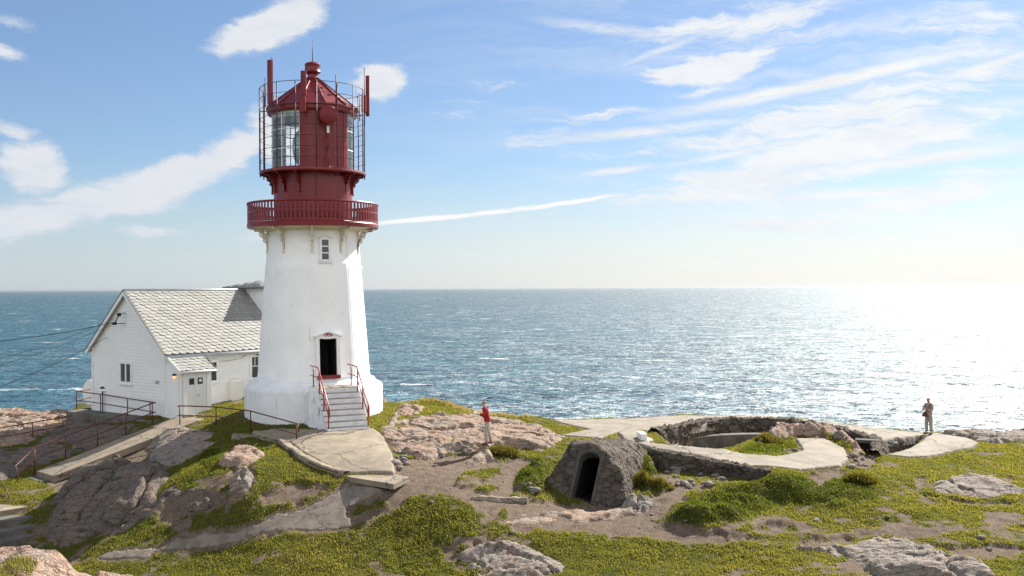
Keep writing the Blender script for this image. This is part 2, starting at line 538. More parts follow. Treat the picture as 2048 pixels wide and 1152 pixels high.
# ---------------------------------------------------------------- terrain survey points (px, py, height)
CP = [
 # cliff edge
 (0, 822, -6.6), (147, 822, -6.55), (765, 808, -5.45), (800, 806, -5.5), (860, 800, -5.5), (900, 808, -5.65), (950, 825, -5.9),
 (1060, 833, -6.05), (1110, 840, -6.15), (1250, 838, -6.3), (1360, 831, -6.35), (1530, 832, -6.45), (1640, 842, -6.55),
 (1700, 850, -6.65), (1790, 861, -6.8), (1870, 866, -6.9), (2048, 866, -7.0), (2300, 866, -7.0),
 # around the tower and the stairs
 (494, 825, -5.6), (610, 838, -5.62), (700, 866, -5.8), (640, 868, -5.8), (748, 864, -5.82), (780, 835, -5.7),
 # rock slope
 (850, 840, -5.8), (900, 870, -6.1), (1000, 860, -6.15), (1080, 870, -6.3), (800, 900, -6.3), (975, 893, -6.28), (1120, 880, -6.25),
 # concrete pad
 (700, 900, -6.1), (780, 945, -6.55), (640, 880, -5.9), (690, 945, -6.6), (780, 900, -6.2), (590, 880, -6.0),
 (740, 985, -7.0), (700, 1000, -7.25), (600, 1040, -7.75), (450, 1080, -8.3), (250, 1110, -8.7),
 (880, 960, -6.75), (900, 1010, -7.2), (1000, 1000, -7.2), (980, 930, -6.6), (820, 960, -6.75),
 (1190, 1003, -7.55), (1100, 990, -7.3), (1290, 985, -7.25), (1060, 950, -6.85),
 (1200, 1050, -7.75), (1050, 1040, -7.6), (1330, 1000, -7.3),
 (1400, 1050, -7.7), (1250, 1080, -7.95),
 (1200, 868, -6.2), (1290, 892, -6.25), (1400, 912, -6.5), (1500, 935, -6.75), (1600, 945, -6.88), (1690, 925, -6.85), (1650, 885, -6.65), (1560, 880, -6.55),
 (1350, 950, -6.9), (1430, 968, -7.05),
 (1560, 953, -6.82), (1480, 962, -6.95), (1700, 950, -6.98), (1560, 1000, -7.5), (1480, 1010, -7.5), (1700, 990, -7.35), (1400, 1015, -7.4), (1560, 1060, -7.85),
 (1850, 905, -6.95), (1950, 890, -6.95), (2048, 900, -7.05), (1930, 970, -7.4), (2048, 1000, -7.6), (1850, 1050, -7.85), (1780, 985, -7.35),
 (2048, 1152, -8.4), (1700, 1152, -8.45), (1400, 1152, -8.5), (1024, 1152, -8.6), (700, 1152, -8.8), (400, 1152, -9.0),
 (1024, 1080, -8.0), (800, 1060, -7.9), (560, 1110, -8.45), (1700, 1075, -8.1), (1400, 1100, -8.15),
 # left side
 (480, 990, -7.05), (420, 930, -6.5), (600, 960, -6.75), (400, 1040, -7.8), (520, 900, -6.25), (640, 985, -7.05),
 (300, 840, -6.05), (400, 834, -5.9), (300, 852, -6.32), (85, 945, -7.75), (197, 890, -7.0), (350, 905, -6.7), (400, 862, -6.1), (320, 930, -6.85),
 (330, 965, -7.1), (200, 985, -7.6), (250, 1060, -8.3), (120, 1085, -9.0), (50, 1070, -8.9), (20, 1010, -8.2), (60, 975, -7.9),
 (20, 920, -7.3), (100, 880, -6.95), (60, 850, -6.75), (200, 850, -6.55), (-60, 960, -7.7), (-120, 880, -7.0), (-120, 1080, -9.0),
]
WP = [  # unseen ground: behind the house, below and behind the viewpoint, either side
 (-22, 54, -6.4), (-16, 62, -6.2), (-10, 58, -5.8), (-30, 50, -6.8), (-42, 50, -7.2), (-42, 38, -8.6), (-42, 20, -8), (-25, 24, -8.6), (-16, 26, -8.9),
 (40, 50, -7.2), (40, 38, -7.8), (40, 24, -8.6), (22, 22, -8.8), (8, 23, -8.7), (-4, 24, -8.9), (0, 60, -6.2), (20, 60, -6.8), (40, 65, -7.2), (-40, 65, -7.0),
 (0, 0, -1.7), (8, 8, -3.6), (-8, 8, -3.6), (0, 15, -6.2), (-18, 10, -5.4), (18, 10, -5.4), (0, -12, -1.8), (30, 0, -5), (-30, 0, -5), (-9.5, 19, -6.6), (-9.5, 24, -8.8), (20, -14, -3), (-20, -14, -3),
]
pts = np.array([atZ(*c) for c in CP] + [np.array(w, float) for w in WP])

def tps_fit(P, z, lam=.002):
    n = len(P)
    d = np.hypot(P[:, None, 0] - P[None, :, 0], P[:, None, 1] - P[None, :, 1])
    K = np.where(d > 0, d * d * np.log(d + 1e-12), 0) + lam * np.eye(n)
    Q = np.c_[np.ones(n), P]
    A = np.block([[K, Q], [Q.T, np.zeros((3, 3))]])
    return np.linalg.solve(A, np.r_[z, 0, 0, 0])
_Pn = pts[:, :2] / 10
_w = tps_fit(_Pn, pts[:, 2])
def tps_eval(x, y):
    x = x / 10; y = y / 10
    out = _w[-3] + _w[-2] * x + _w[-1] * y
    for i in range(len(_Pn)):
        d2 = (x - _Pn[i, 0]) ** 2 + (y - _Pn[i, 1]) ** 2
        out = out + _w[i] * .5 * d2 * np.log(d2 + 1e-12)
    return out

DX = .075
ax_in = np.arange(-26, 26.01, DX)
gl = [-26 - .1 * 1.17 ** k for k in range(0, 50)]; gl = [-26.]  # rebuilt below
def grow(start, step, ratio, n):
    out = [start]
    for k in range(n):
        out.append(out[-1] + step); step *= ratio
    return out[1:]
XS = np.array([-v for v in grow(26, DX * 1.3, 1.16, 42)][::-1] + list(ax_in) + grow(float(ax_in[-1]), DX * 1.3, 1.16, 42))
ay_in = np.arange(27.5, 53.0, DX)
YS = np.array(([27.5 - (v - 27.5) for v in grow(27.5, DX * 1.4, 1.07, 46)][::-1]) + list(ay_in) + grow(float(ay_in[-1]), DX * 1.3, 1.12, 44))
XX, YY = np.meshgrid(XS, YS)
HB = tps_eval(np.clip(XX, -44, 44), np.clip(YY, -14, 66))

class Field:
    def __init__(self, A): self.A = A
    def __call__(self, x, y):
        x = np.atleast_1d(np.asarray(x, float)); y = np.atleast_1d(np.asarray(y, float))
        i = np.clip(np.searchsorted(XS, x) - 1, 0, len(XS) - 2); j = np.clip(np.searchsorted(YS, y) - 1, 0, len(YS) - 2)
        fx = np.clip((x - XS[i]) / (XS[i + 1] - XS[i]), 0, 1); fy = np.clip((y - YS[j]) / (YS[j + 1] - YS[j]), 0, 1)
        A = self.A
        return (A[j, i] * (1 - fx) + A[j, i + 1] * fx) * (1 - fy) + (A[j + 1, i] * (1 - fx) + A[j + 1, i + 1] * fx) * fy
base = Field(HB)

_Yr = np.arange(16, 75, .05)
def ground(px, py, field=None, lo=24.):
    """where the sight line through a photo point first meets the terrain"""
    a, b = bearing(px, py)
    Ys = _Yr[_Yr >= lo]
    h = (field or base)(a * Ys, Ys)
    below = np.nonzero(b * Ys < h)[0]
    Y = Ys[below[0]] if len(below) else min(-6.6 / min(b, -.08), 70)
    return np.array((a * Y, Y, float((field or base)(a * Y, Y)[0])))
def plan(poly):
    return np.array([ground(*p)[:2] for p in poly])

# ---- main plan outlines (photo points dropped onto the ground)
P_pit = plan([(1316, 868), (1360, 858), (1405, 849), (1450, 844), (1505, 843.5), (1560, 845), (1605, 850), (1650, 858), (1688, 867), (1722, 877), (1742, 887), (1746, 905), (1733, 908), (1715, 893), (1690, 873), (1650, 864), (1600, 861), (1560, 864), (1520, 874), (1480, 889), (1440, 898), (1390, 897), (1345, 891)])
P_hole = plan([(1752, 884), (1790, 878), (1838, 872), (1846, 876), (1835, 890), (1800, 904), (1765, 905), (1750, 898)])
P_pad = plan([(505, 868), (560, 860), (640, 862), (700, 858), (745, 860), (770, 878), (785, 910), (790, 950), (695, 950), (640, 930), (602, 908), (578, 889), (545, 878)])
P_path = plan([(692, 963), (770, 980), (740, 1000), (700, 1016), (695, 1032), (708, 1054), (660, 1064), (548, 1064), (499, 1077), (445, 1093), (380, 1100), (310, 1108), (290, 1122), (215, 1124), (185, 1118), (226, 1103), (281, 1099), (320, 1096), (355, 1077), (420, 1067), (477, 1057), (519, 1047), (561, 1028), (603, 1018), (670, 986)])
P_apron = plan([(1235, 868), (1262, 858), (1290, 866), (1300, 889), (1345, 894), (1400, 899), (1450, 903), (1482, 911), (1560, 916), (1606, 905), (1592, 880), (1648, 880), (1688, 900), (1697, 920), (1680, 935), (1600, 944), (1500, 936), (1400, 917), (1300, 899), (1250, 885)])
P_band = plan([(1105, 842), (1250, 839), (1360, 832.5), (1530, 833), (1640, 843), (1700, 851), (1790, 862), (1850, 868), (1845, 872), (1752, 884), (1722, 876), (1650, 857), (1560, 844), (1450, 843), (1360, 856), (1312, 866), (1255, 858), (1200, 880), (1120, 872), (1180, 860)])
P_east = plan([(1775, 912), (1815, 900), (1848, 882), (1850, 871), (1872, 868), (1935, 878), (1958, 888), (1945, 897), (1900, 906), (1860, 915), (1810, 916)])
LAND = [tuple(ground(*p)[:2]) for p in [(765, 808), (800, 806), (860, 800), (900, 808), (950, 825), (1060, 833), (1110, 840), (1250, 838), (1360, 831), (1530, 832), (1640, 842), (1700, 850), (1790, 861), (1870, 866), (2048, 866)]]
LAND = [tuple(atZ(-300, 822, -6.7)[:2]), tuple(atZ(-60, 822, -6.65)[:2]), tuple(atZ(60, 822, -6.6)[:2]), tuple(atZ(147, 822, -6.55)[:2]), (-25, 58), (-20, 66), (-11, 63), (-7.6, 55)] + \
       [tuple(atZ(*c)[:2]) for c in CP[2:17]] + [(36, 48), (60, 44), (90, 30), (90, -16), (-90, -16), (-90, 40)]

print('plan ready')
# ---------------------------------------------------------------- terrain relief
sd_land = sdpoly(LAND, XX, YY)
far = np.full(XX.shape, -9.)
# beyond the edge: distance to the polygon without the 2 m clamp
LP = np.array(LAND)
dout = np.full(XX.shape, 1e9)
for i in range(len(LP)):
    x0, y0 = LP[i]; x1, y1 = LP[(i + 1) % len(LP)]
    ex, ey = x1 - x0, y1 - y0
    t = np.clip(((XX - x0) * ex + (YY - y0) * ey) / (ex * ex + ey * ey), 0, 1)
    dout = np.minimum(dout, np.hypot(XX - x0 - t * ex, YY - y0 - t * ey))
dout = np.where(sd_land > 0, 0, dout)

sd_pit = sdpoly(P_pit, XX, YY); sd_hole = sdpoly(P_hole, XX, YY)
sd_pad = sdpoly(P_pad, XX, YY); sd_path = sdpoly(P_path, XX, YY); sd_apron = sdpoly(P_apron, XX, YY)
sd_band = sdpoly(P_band, XX, YY); sd_east = sdpoly(P_east, XX, YY)
hard = np.maximum.reduce([sstep(-.25, .1, s) for s in (sd_pad, sd_path, sd_apron, sd_band, sd_east)])

# gravel and bare earth
P_gravel = [plan(p) for p in (
 [(760, 960), (790, 930), (795, 910), (840, 912), (900, 905), (960, 905), (985, 915), (1050, 915), (1085, 920), (1060, 945), (1035, 975), (1040, 990), (1110, 1000), (1180, 1004), (1290, 990), (1285, 960), (1290, 925), (1330, 935), (1440, 970), (1400, 985), (1345, 1015), (1335, 1045), (1420, 1062), (1530, 1078), (1560, 1088), (1450, 1090), (1300, 1082), (1180, 1070), (1050, 1060), (1010, 1050), (960, 1046), (925, 1005), (860, 992), (800, 998), (740, 1018), (705, 1030), (690, 1018), (735, 1000)],
 [(700, 1030), (800, 1005), (700, 1060), (610, 1068), (500, 1080), (550, 1064), (655, 1064)],
 [(880, 1130), (870, 1090), (930, 1070), (1000, 1075), (1000, 1090), (930, 1105), (920, 1140)],
 [(1600, 1092), (1560, 1080), (1640, 1072), (1740, 1062), (1745, 1075), (1700, 1090)],
 [(1800, 978), (1850, 955), (1860, 985), (1930, 1000), (2048, 1000), (2048, 1014), (1930, 1008), (1840, 994)],
 [(1690, 925), (1700, 905), (1745, 905), (1760, 925), (1720, 945)],
 [(1590, 945), (1690, 935), (1710, 955), (1640, 965)],
 [(1820, 1080), (1870, 1088), (1990, 1090), (2048, 1095), (2048, 1120), (1960, 1120), (1900, 1105)],
 [(460, 940), (500, 930), (520, 960), (500, 985), (460, 980)],
 [(60, 955), (200, 900), (290, 860), (330, 870), (300, 930), (200, 950), (110, 985)],
 [(330, 990), (420, 985), (440, 1005), (360, 1035), (300, 1060)],
 [(520, 985), (600, 960), (660, 975), (590, 1010), (530, 1010)],
)]
warp = .22 * fbm(XX * 1.3, YY * 1.3, 4, 3) + .10 * fbm(XX * 5, YY * 5, 3, 4)
gravel = np.zeros(XX.shape)
for P in P_gravel:
    gravel = np.maximum(gravel, sstep(-.22, .42, sdpoly(P, XX, YY) + warp * 2.0))
# islands of grass in the gravel
for P in ([(910, 965), (925, 945), (975, 935), (1000, 938), (985, 955), (930, 972)], [(955, 975), (985, 965), (1000, 975), (980, 985)], [(1030, 970), (1040, 940), (1070, 925), (1095, 930), (1095, 985), (1050, 985)],
          [(985, 1045), (1010, 1015), (1015, 1035), (1000, 1050)], [(1255, 960), (1290, 945), (1345, 975), (1330, 985), (1285, 985)], [(1280, 935), (1290, 905), (1310, 910), (1320, 945), (1300, 955)]):
    gravel *= 1 - sstep(-.1, .15, sdpoly(plan(P), XX, YY) + warp)

view = (np.abs(XX) < YY * .56 + 2) & (YY > 25)
P_bank = plan([(1330, 1050), (1345, 1015), (1420, 985), (1500, 960), (1560, 952), (1640, 955), (1720, 952), (1765, 970), (1745, 995), (1640, 1008), (1560, 1012), (1480, 1045), (1400, 1055)])
sd_bank = sdpoly(P_bank, XX, YY)
bank = sstep(-.5, .4, sd_bank)
rough_ = fbm(XX * .8, YY * .8, 5, 11) * .07 + fbm(XX * 3.1, YY * 3.1, 4, 12) * .035
hummock = np.abs(fbm(XX * 1.1, YY * 1.5, 3, 21)) * .0
HF = HB + (rough_ * (1 - .85 * np.maximum(gravel, 0)) + .012 * fbm(XX * 6, YY * 6, 3, 5)) * (1 - hard)
HF += bank * (.12 * np.maximum(0, fbm(XX * .9, YY * 1.4, 3, 31) + .1) + .07 * fbm(XX * 2.4, YY * 3, 3, 32))
HF -= .10 * sstep(.2, .8, gravel) * (1 - hard)          # trodden earth lies below the turf
# ledges in the grass in front of the bank
for P, hgt in (([(1330, 1040), (1360, 1018), (1440, 1018), (1530, 1030), (1480, 1046), (1400, 1052)], .30), ([(1490, 1058), (1520, 1043), (1610, 1048), (1650, 1055), (1600, 1063)], .22), ([(1560, 1075), (1580, 1062), (1700, 1064), (1740, 1070), (1660, 1078)], .16),
               ([(1300, 1000), (1330, 985), (1360, 990), (1340, 1003)], .12), ([(1640, 1015), (1660, 1002), (1710, 1003), (1700, 1016)], .14), ([(690, 965), (600, 1010), (560, 1022), (520, 1040), (560, 1000), (640, 960)], .12)):
    HF += hgt * sstep(-.02, .45, sdpoly(plan(P), XX, YY) + warp * .35)
# clumps beside the stone shelter
for P, hgt in (([(1028, 980), (1035, 945), (1065, 925), (1100, 925), (1110, 985), (1060, 992)], .30), ([(1258, 960), (1290, 945), (1345, 975), (1330, 985), (1285, 985)], .18), ([(1280, 940), (1288, 908), (1312, 912), (1322, 945), (1300, 955)], .22)):
    HF += sstep(-.02, .5, sdpoly(plan(P), XX, YY) + warp * .5) * (hgt + .12 * fbm(XX * 4, YY * 4, 3, 77))
# the gun pit, the hole beside it
HF = np.where(sd_pit > -.1, HF + (np.minimum(-7.85 + .08 * fbm(XX * 3, YY * 3, 3, 8), HF) - HF) * sstep(0.0, .16, sd_pit), HF)
HF = np.where(sd_hole > -.1, HF + (np.minimum(-7.7 + .25 * fbm(XX * 3, YY * 3, 3, 9), HF) - HF) * sstep(0.0, .25, sd_hole), HF)
# the mound inside it
P_mound = plan([(1500, 892), (1530, 872), (1565, 865), (1640, 866), (1690, 876), (1725, 900), (1700, 912), (1660, 884), (1600, 880), (1560, 884)])
sd_mound = sdpoly(P_mound, XX, YY)
HF += .22 * sstep(0, .6, sd_mound) * (1 + fbm(XX * 2, YY * 2, 3, 41))
# cliffs
cl = fbm(XX * .25, YY * .25, 4, 51); ck, _e = facets(XX * .5, YY * .5, 52)
drop = np.clip(dout - .15, 0, None)
HF = HF - np.minimum(drop * (1.25 + .5 * cl) + np.where(drop > .5, ck * np.minimum(drop, 3) * .5, 0), 90)
HF = np.maximum(HF, SEA_Z - 6)
# ground falls away under the near edge of the apron, where the retaining wall stands
_sw = sdpoly(plan([(1292, 899), (1350, 911), (1400, 920), (1450, 930), (1500, 939), (1545, 946), (1525, 962), (1440, 974), (1380, 966), (1315, 948)]), XX, YY)
HF = HF + (np.minimum(HF, -7.08 + .05 * fbm(XX * 2, YY * 2, 3, 88)) - HF) * sstep(-.02, .16, _sw)
# the floor of the stone shelter's passage
_a = (XX - 2.36) * .9177 - (YY - 35.25) * .3973; _d = (XX - 2.36) * .3973 + (YY - 35.25) * .9177
HF = np.where((np.abs(_a) < .62) & (_d > .05) & (_d < 4.6), np.minimum(HF, -7.75), HF)
full = Field(HF)

OCC = np.zeros(XX.shape)     # where rock or concrete covers the turf
grassy = (1 - sstep(.15, .85, gravel + .5 * fbm(XX * 3.2, YY * 4.2, 4, 64))) * (1 - hard) * (sd_land > -.1) * (1 - sstep(-.1, .05, sd_pit)) * (1 - sstep(-.1, .05, sd_hole))
bare_n = fbm(XX * .55, YY * .8, 5, 61); bare_f = fbm(XX * 2.4, YY * 3.0, 4, 62)

# ---------------------------------------------------------------- rock outcrops: sheets of rock rising through the turf
def raster(fn, bb):
    i0, i1 = np.searchsorted(XS, (bb[0], bb[1])); j0, j1 = np.searchsorted(YS, (bb[2], bb[3]))
    sl = (slice(j0, j1), slice(i0, i1))
    return sl, XX[sl], YY[sl]

def patch(name, zfun, sdfun, bb, res, mat, keep=-.12, label=None, cat=None, kind=None, group=None, occ=.0, thick=None, attrs=None, field=None):
    xs = np.arange(bb[0], bb[1] + res, res); ys = np.arange(bb[2], bb[3] + res, res)
    X, Y = np.meshgrid(xs, ys)
    sd = sdfun(X, Y)
    Z = zfun(X, Y, sd)
    ok = sd > keep
    q = ok[:-1, :-1] & ok[:-1, 1:] & ok[1:, :-1] & ok[1:, 1:]
    ids = np.arange(X.size).reshape(X.shape)
    Fq = np.stack([ids[:-1, :-1][q], ids[:-1, 1:][q], ids[1:, 1:][q], ids[1:, :-1][q]], 1)
    used = np.unique(Fq); rm = np.full(X.size, -1); rm[used] = np.arange(len(used))
    V = np.stack([X.ravel()[used], Y.ravel()[used], Z.ravel()[used]], 1)
    o = grid_mesh(name, V, rm[Fq], mat)
    tag(o, label, cat, group, kind)
    sl, x, y = raster(None, bb)
    s2 = sdfun(x, y); z2 = zfun(x, y, s2)
    cov = (s2 > keep) & (z2 > HF[sl] - .02)
    OCC[sl] = np.maximum(OCC[sl], cov * 1.0)
    return o

def rock_relief(x, y, seed, ang, size=1.0, amp=1.0, fine=1.0):
    ca, sa = math.cos(ang), math.sin(ang)
    u, v = (x * ca + y * sa) / size, (-x * sa + y * ca) / size
    wx = u + .5 * fbm(u * 1.2, v * 1.2, 3, seed + 1); wy = v + .4 * fbm(u * 1.2, v * 1.2, 3, seed + 2)
    h1, e1 = facets(wx * .55, wy * 1.25, seed)
    h2, e2 = facets(wx * 1.5, wy * 3.4, seed + 40)
    strata = 1 - np.abs(fbm(wx * .9, wy * 4.2, 4, seed + 60))
    crack = sstep(.0, .10, e1)
    return amp * (.34 * h1 + fine * (.13 * h2 + .10 * strata + .07 * fbm(x * 5, y * 5, 4, seed + 70)) + .16 * fbm(x * .9, y * .9, 2, seed + 71) - .26 * (1 - crack) - .07 * fine * (1 - sstep(0, .12, e2)))

def outcrop(poly, label, mat, rise=.3, seed=1, ang=.1, size=1.0, amp=1.0, edge=.5, name='rock_outcrop', res=.055, fine=1., grp=None, wamp=1.0):
    P = plan(poly)
    bb = (P[:, 0].min() - .5, P[:, 0].max() + .5, P[:, 1].min() - .5, P[:, 1].max() + .5)
    def sdf(x, y):
        return sdpoly(P, x, y) + wamp * (.20 * fbm(x * 1.4, y * 1.4, 3, seed + 90) + .10 * fbm(x * 4.5, y * 4.5, 3, seed + 91))
    def zf(x, y, sd):
        k = sstep(-.15, edge, sd)
        r = rock_relief(x, y, seed, ang, size, amp, fine)
        return full(x.ravel(), y.ravel()).reshape(x.shape) - .10 + k * (rise + .1) + (r - .15 * amp) * sstep(-.1, .35, sd) - .25 * (1 - sstep(-.3, 0, sd))
    return patch(name, zf, sdf, bb, res, mat, -.3, label, 'rock', group=grp)

RK = 'bare rock outcrops'
O1 = outcrop([(752, 880), (765, 848), (800, 838), (850, 832), (940, 830), (1000, 840), (1060, 847), (1110, 860), (1140, 874), (1120, 887), (1085, 907), (1030, 897), (985, 896), (960, 907), (900, 906), (870, 917), (840, 917), (800, 907), (775, 892)],
        'broad pinkish bare rock slope under the person in the red jacket', M['rock_pink'], .08, 5, -.12, 1.3, .55, .7, grp=RK)
O2 = outcrop([(283, 905), (290, 880), (330, 860), (390, 853), (445, 862), (440, 885), (410, 905), (370, 925), (330, 935), (300, 928)], 'smooth grey rock dome below the concrete block', M['rock_grey'], .16, 8, .5, 1.6, .45, .9, fine=.3, grp=RK)
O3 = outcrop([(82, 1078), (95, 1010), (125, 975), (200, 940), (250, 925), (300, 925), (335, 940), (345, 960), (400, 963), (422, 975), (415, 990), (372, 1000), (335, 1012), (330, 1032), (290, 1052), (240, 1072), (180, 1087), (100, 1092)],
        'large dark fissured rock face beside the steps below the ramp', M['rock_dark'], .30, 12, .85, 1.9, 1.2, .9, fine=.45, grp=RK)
O4 = outcrop([(435, 930), (470, 905), (520, 900), (535, 912), (510, 925), (480, 935), (440, 935)], 'small pale rock in the grass below the concrete block', M['rock_pink'], .2, 15, .4, .8, .4, .4, grp=RK)
O5 = outcrop([(458, 962), (480, 942), (508, 950), (502, 975), (465, 982)], 'narrow broken rock strip in the middle of the grass mound', M['rock_grey'], .2, 18, .9, .6, .5, .3, grp=RK)
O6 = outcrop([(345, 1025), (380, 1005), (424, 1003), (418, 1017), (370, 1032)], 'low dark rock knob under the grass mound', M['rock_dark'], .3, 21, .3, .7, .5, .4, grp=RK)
O7 = outcrop([(998, 1048), (1020, 1026), (1060, 1016), (1150, 1011), (1250, 1010), (1300, 994), (1322, 1004), (1285, 1025), (1220, 1036), (1150, 1046), (1060, 1055)], 'flat light rock slab in front of the stone shelter doorway', M['rock_pink'], .03, 24, .05, 1.2, .3, .5, grp=RK)
O8 = outcrop([(905, 1128), (895, 1112), (950, 1084), (1010, 1080), (1060, 1095), (1110, 1115), (1157, 1135), (1120, 1153), (1050, 1168), (960, 1163), (930, 1142)], 'cracked grey rock outcrop at the bottom edge in the middle', M['rock_grey'], .10, 27, -.35, 1.1, .5, .6, grp=RK)
O9 = outcrop([(1852, 975), (1870, 958), (1930, 950), (1990, 955), (2030, 970), (2060, 985), (2000, 997), (1930, 995), (1870, 988)], 'oval grey rock slab set in the grass near the right edge', M['rock_grey'], .12, 30, .1, 1.2, .32, .7, grp=RK)
O10 = outcrop([(1560, 1095), (1640, 1090), (1700, 1092), (1740, 1075), (1790, 1073), (1850, 1090), (1920, 1115), (1980, 1140), (2000, 1162), (1900, 1165), (1760, 1152), (1720, 1142), (1700, 1122), (1640, 1108)], 'long slanting grey rock slab at the bottom right', M['rock_grey'], .16, 33, -.25, 1.5, .5, .5, grp=RK)
O11 = outcrop([(-60, 900), (-60, 826), (40, 823), (90, 826), (147, 824), (152, 845), (120, 858), (60, 890)], 'sunlit pale rocks at the cliff edge left of the house', M['rock_pink'], .08, 36, .2, 1.2, .6, .6, grp=RK)
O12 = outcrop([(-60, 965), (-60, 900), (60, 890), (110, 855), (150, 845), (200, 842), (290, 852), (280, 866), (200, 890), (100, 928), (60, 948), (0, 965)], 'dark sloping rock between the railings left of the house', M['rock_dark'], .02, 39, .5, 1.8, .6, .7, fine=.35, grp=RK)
O13 = outcrop([(924, 927), (945, 910), (985, 906), (990, 918), (960, 926)], 'small rounded pink boulder behind the shadow of the person', M['rock_pink'], .22, 42, .1, .9, .25, .4, grp=RK, wamp=.4)
O14 = outcrop([(1872, 868), (1940, 866.5), (2080, 867), (2080, 885), (1990, 887), (1950, 882)], 'flat rock ledge along the cliff edge at the right', M['rock_grey'], .12, 45, .05, 1.1, .45, .5, grp=RK)
O15 = outcrop([(1508, 890), (1535, 871), (1568, 863), (1640, 864), (1692, 874), (1728, 900), (1716, 908), (1690, 895), (1655, 880), (1600, 877), (1560, 882)], 'rough rock rim of the mound in the middle of the gun pit', M['rock_pink'], .12, 48, .1, .8, .6, .4, grp=RK)
O16 = outcrop([(790, 865), (770, 850), (800, 812), (850, 815), (840, 828), (800, 835)], 'low pink rock lumps right of the tower base', M['rock_pink'], .12, 51, .1, .8, .6, .5, grp=RK)
O17 = outcrop([(1240, 1012), (1262, 1000), (1310, 994), (1325, 1004), (1290, 1020)], 'broken rock lump at the right end of the shelter slab', M['rock_grey'], .2, 54, .4, .6, .6, .3, grp=RK)

# rocky knoll close to the viewpoint
KX0, KX1, KY0, KY1 = -14.5, -5.0, 14.0, 24.0
def knoll_crest(x):
    t = np.array([-14.5, -12, -10.3, -9.5, -8.9, -8.2, -7.6, -7.0, -6.5, -5]); z = np.array([-4.7, -5.0, -5.2, -5.28, -5.55, -5.72, -5.82, -6.15, -6.6, -8])
    return np.interp(x, t, z)
def knoll_sd(x, y):
    return np.minimum(np.minimum(y - KY0, KY1 - y), np.minimum(x - KX0, KX1 - x))
def knoll_z(x, y, sd):
    yc = 20.8 + .5 * fbm(x * .8, y * .0 + 3, 2, 70)
    z = knoll_crest(x) + .25 * fbm(x * .9, y * .9, 4, 71) - np.where(y > yc, (y - yc) ** 1.2 * 1.3, (yc - y) * .05)
    return z + rock_relief(x, y, 73, .4, 1.0, .30) - .26
O18 = patch('rock_outcrop', knoll_z, knoll_sd, (KX0, KX1, KY0, KY1), .05, M['rock_pink'], 0., 'pale rounded foreground rock with grass tufts at the bottom left corner', 'rock', group=RK)

# ---------------------------------------------------------------- concrete sheets
def sheet(name, P, mat, lift=.06, label=None, kind='structure', cat=None, res=.06, wob=.05, seed=3, crisp=.05):
    bb = (P[:, 0].min() - .3, P[:, 0].max() + .3, P[:, 1].min() - .3, P[:, 1].max() + .3)
    def sdf(x, y): return sdpoly(P, x, y) + wob * (fbm(x * 2.5, y * 2.5, 4, seed, .65) + .8 * fbm(x * 8, y * 8, 3, seed + 2))
    def zf(x, y, sd): return base(x.ravel(), y.ravel()).reshape(x.shape) + .012 * fbm(x * 1.5, y * 1.5, 3, seed + 1) + lift - (lift + .30) * (1 - sstep(-.12, crisp, sd))
    return patch(name, zf, sdf, bb, res, mat, -.16, label, cat, kind)
sheet('path', P_path, M['path'], .025, wob=.10, seed=81, res=.05, crisp=.10)
sheet('concrete_pad', P_pad, M['concrete'], .08, wob=.03, seed=82)
sheet('gun_pit_apron', P_apron, M['concrete_light'], .09, wob=.05, seed=83, res=.055)
sheet('cliff_edge_pavement', P_band, M['concrete_light'], .05, wob=.06, seed=84, res=.07)
sheet('gun_pit_pavement', P_east, M['concrete_light'], .06, wob=.06, seed=85)

# ---------------------------------------------------------------- lighthouse
TX, TY, TB = -9.02, 45.5, -5.62
TC = (TX, TY, 0)
PHI0 = math.atan2(-TY, -TX)          # from the tower towards the viewpoint
def er(phi): 
    t = PHI0 + math.radians(phi); return Vector((math.cos(t), math.sin(t), 0))
def tp(phi, r, z):
    e = er(phi); return Vector((TX + e.x * r, TY + e.y * r, z))
_TZ = [-6.2, -3.85, -1.4, 1.15, 2.0, 2.75]; _TR = [2.5, 2.5, 2.32, 2.12, 2.075, 2.05]
def tower_r(z): return float(np.interp(z, _TZ, _TR))

LH = thing('lighthouse', 'white conical lighthouse tower with dark red gallery and lantern', 'lighthouse', (TX, TY, TB))
DOOR_PHI = 14.0
def lathe_hole(prof, nseg, phi_off, holes, mb, smooth=True):
    vs, fs = [], []
    for (r, z) in prof:
        for i in range(nseg):
            vs.append(tp(phi_off + 360. * i / nseg, r, z))
    for j in range(len(prof) - 1):
        for i in range(nseg):
            pc = phi_off + 360. * (i + .5) / nseg; zc = (prof[j][1] + prof[j + 1][1]) / 2
            if any(abs((pc - h[0] + 180) % 360 - 180) < h[1] and h[2] < zc < h[3] for h in holes): continue
            l = (i + 1) % nseg
            fs.append((j * nseg + i, j * nseg + l, (j + 1) * nseg + l, (j + 1) * nseg + i))
    mb.add(vs, fs, smooth)
zs = [-3.95, -3.87, -3.5, -3.0, -2.6, -2.17, -1.4, -.6, .2, .9, 1.13, 1.16, 1.6, 2.0, 2.4, 2.76]
mb = MB(); lathe_hole([(tower_r(z) + (.0 if z <= 1.13 or z > 1.9 else .0) - (.015 if z > 1.14 else 0), z) for z in zs], 160, DOOR_PHI - 9, [(DOOR_PHI, 9, -3.87, -2.17)], mb)
mb.build('tower_shaft', M['white_paint'], LH, auto=.5)
mb = MB(); mb.lathe([(3.08, -6.6), (3.08, -4.46), (3.06, -4.34), (2.99, -4.26), (2.84, -4.2), (2.76, -4.12), (2.72, -4.04), (2.58, -4.0), (2.535, -3.93), (2.5, -3.86), (2.3, -3.86)], 96, TC)
mb.build('base_drum', M['tower_base'], LH, auto=.6)
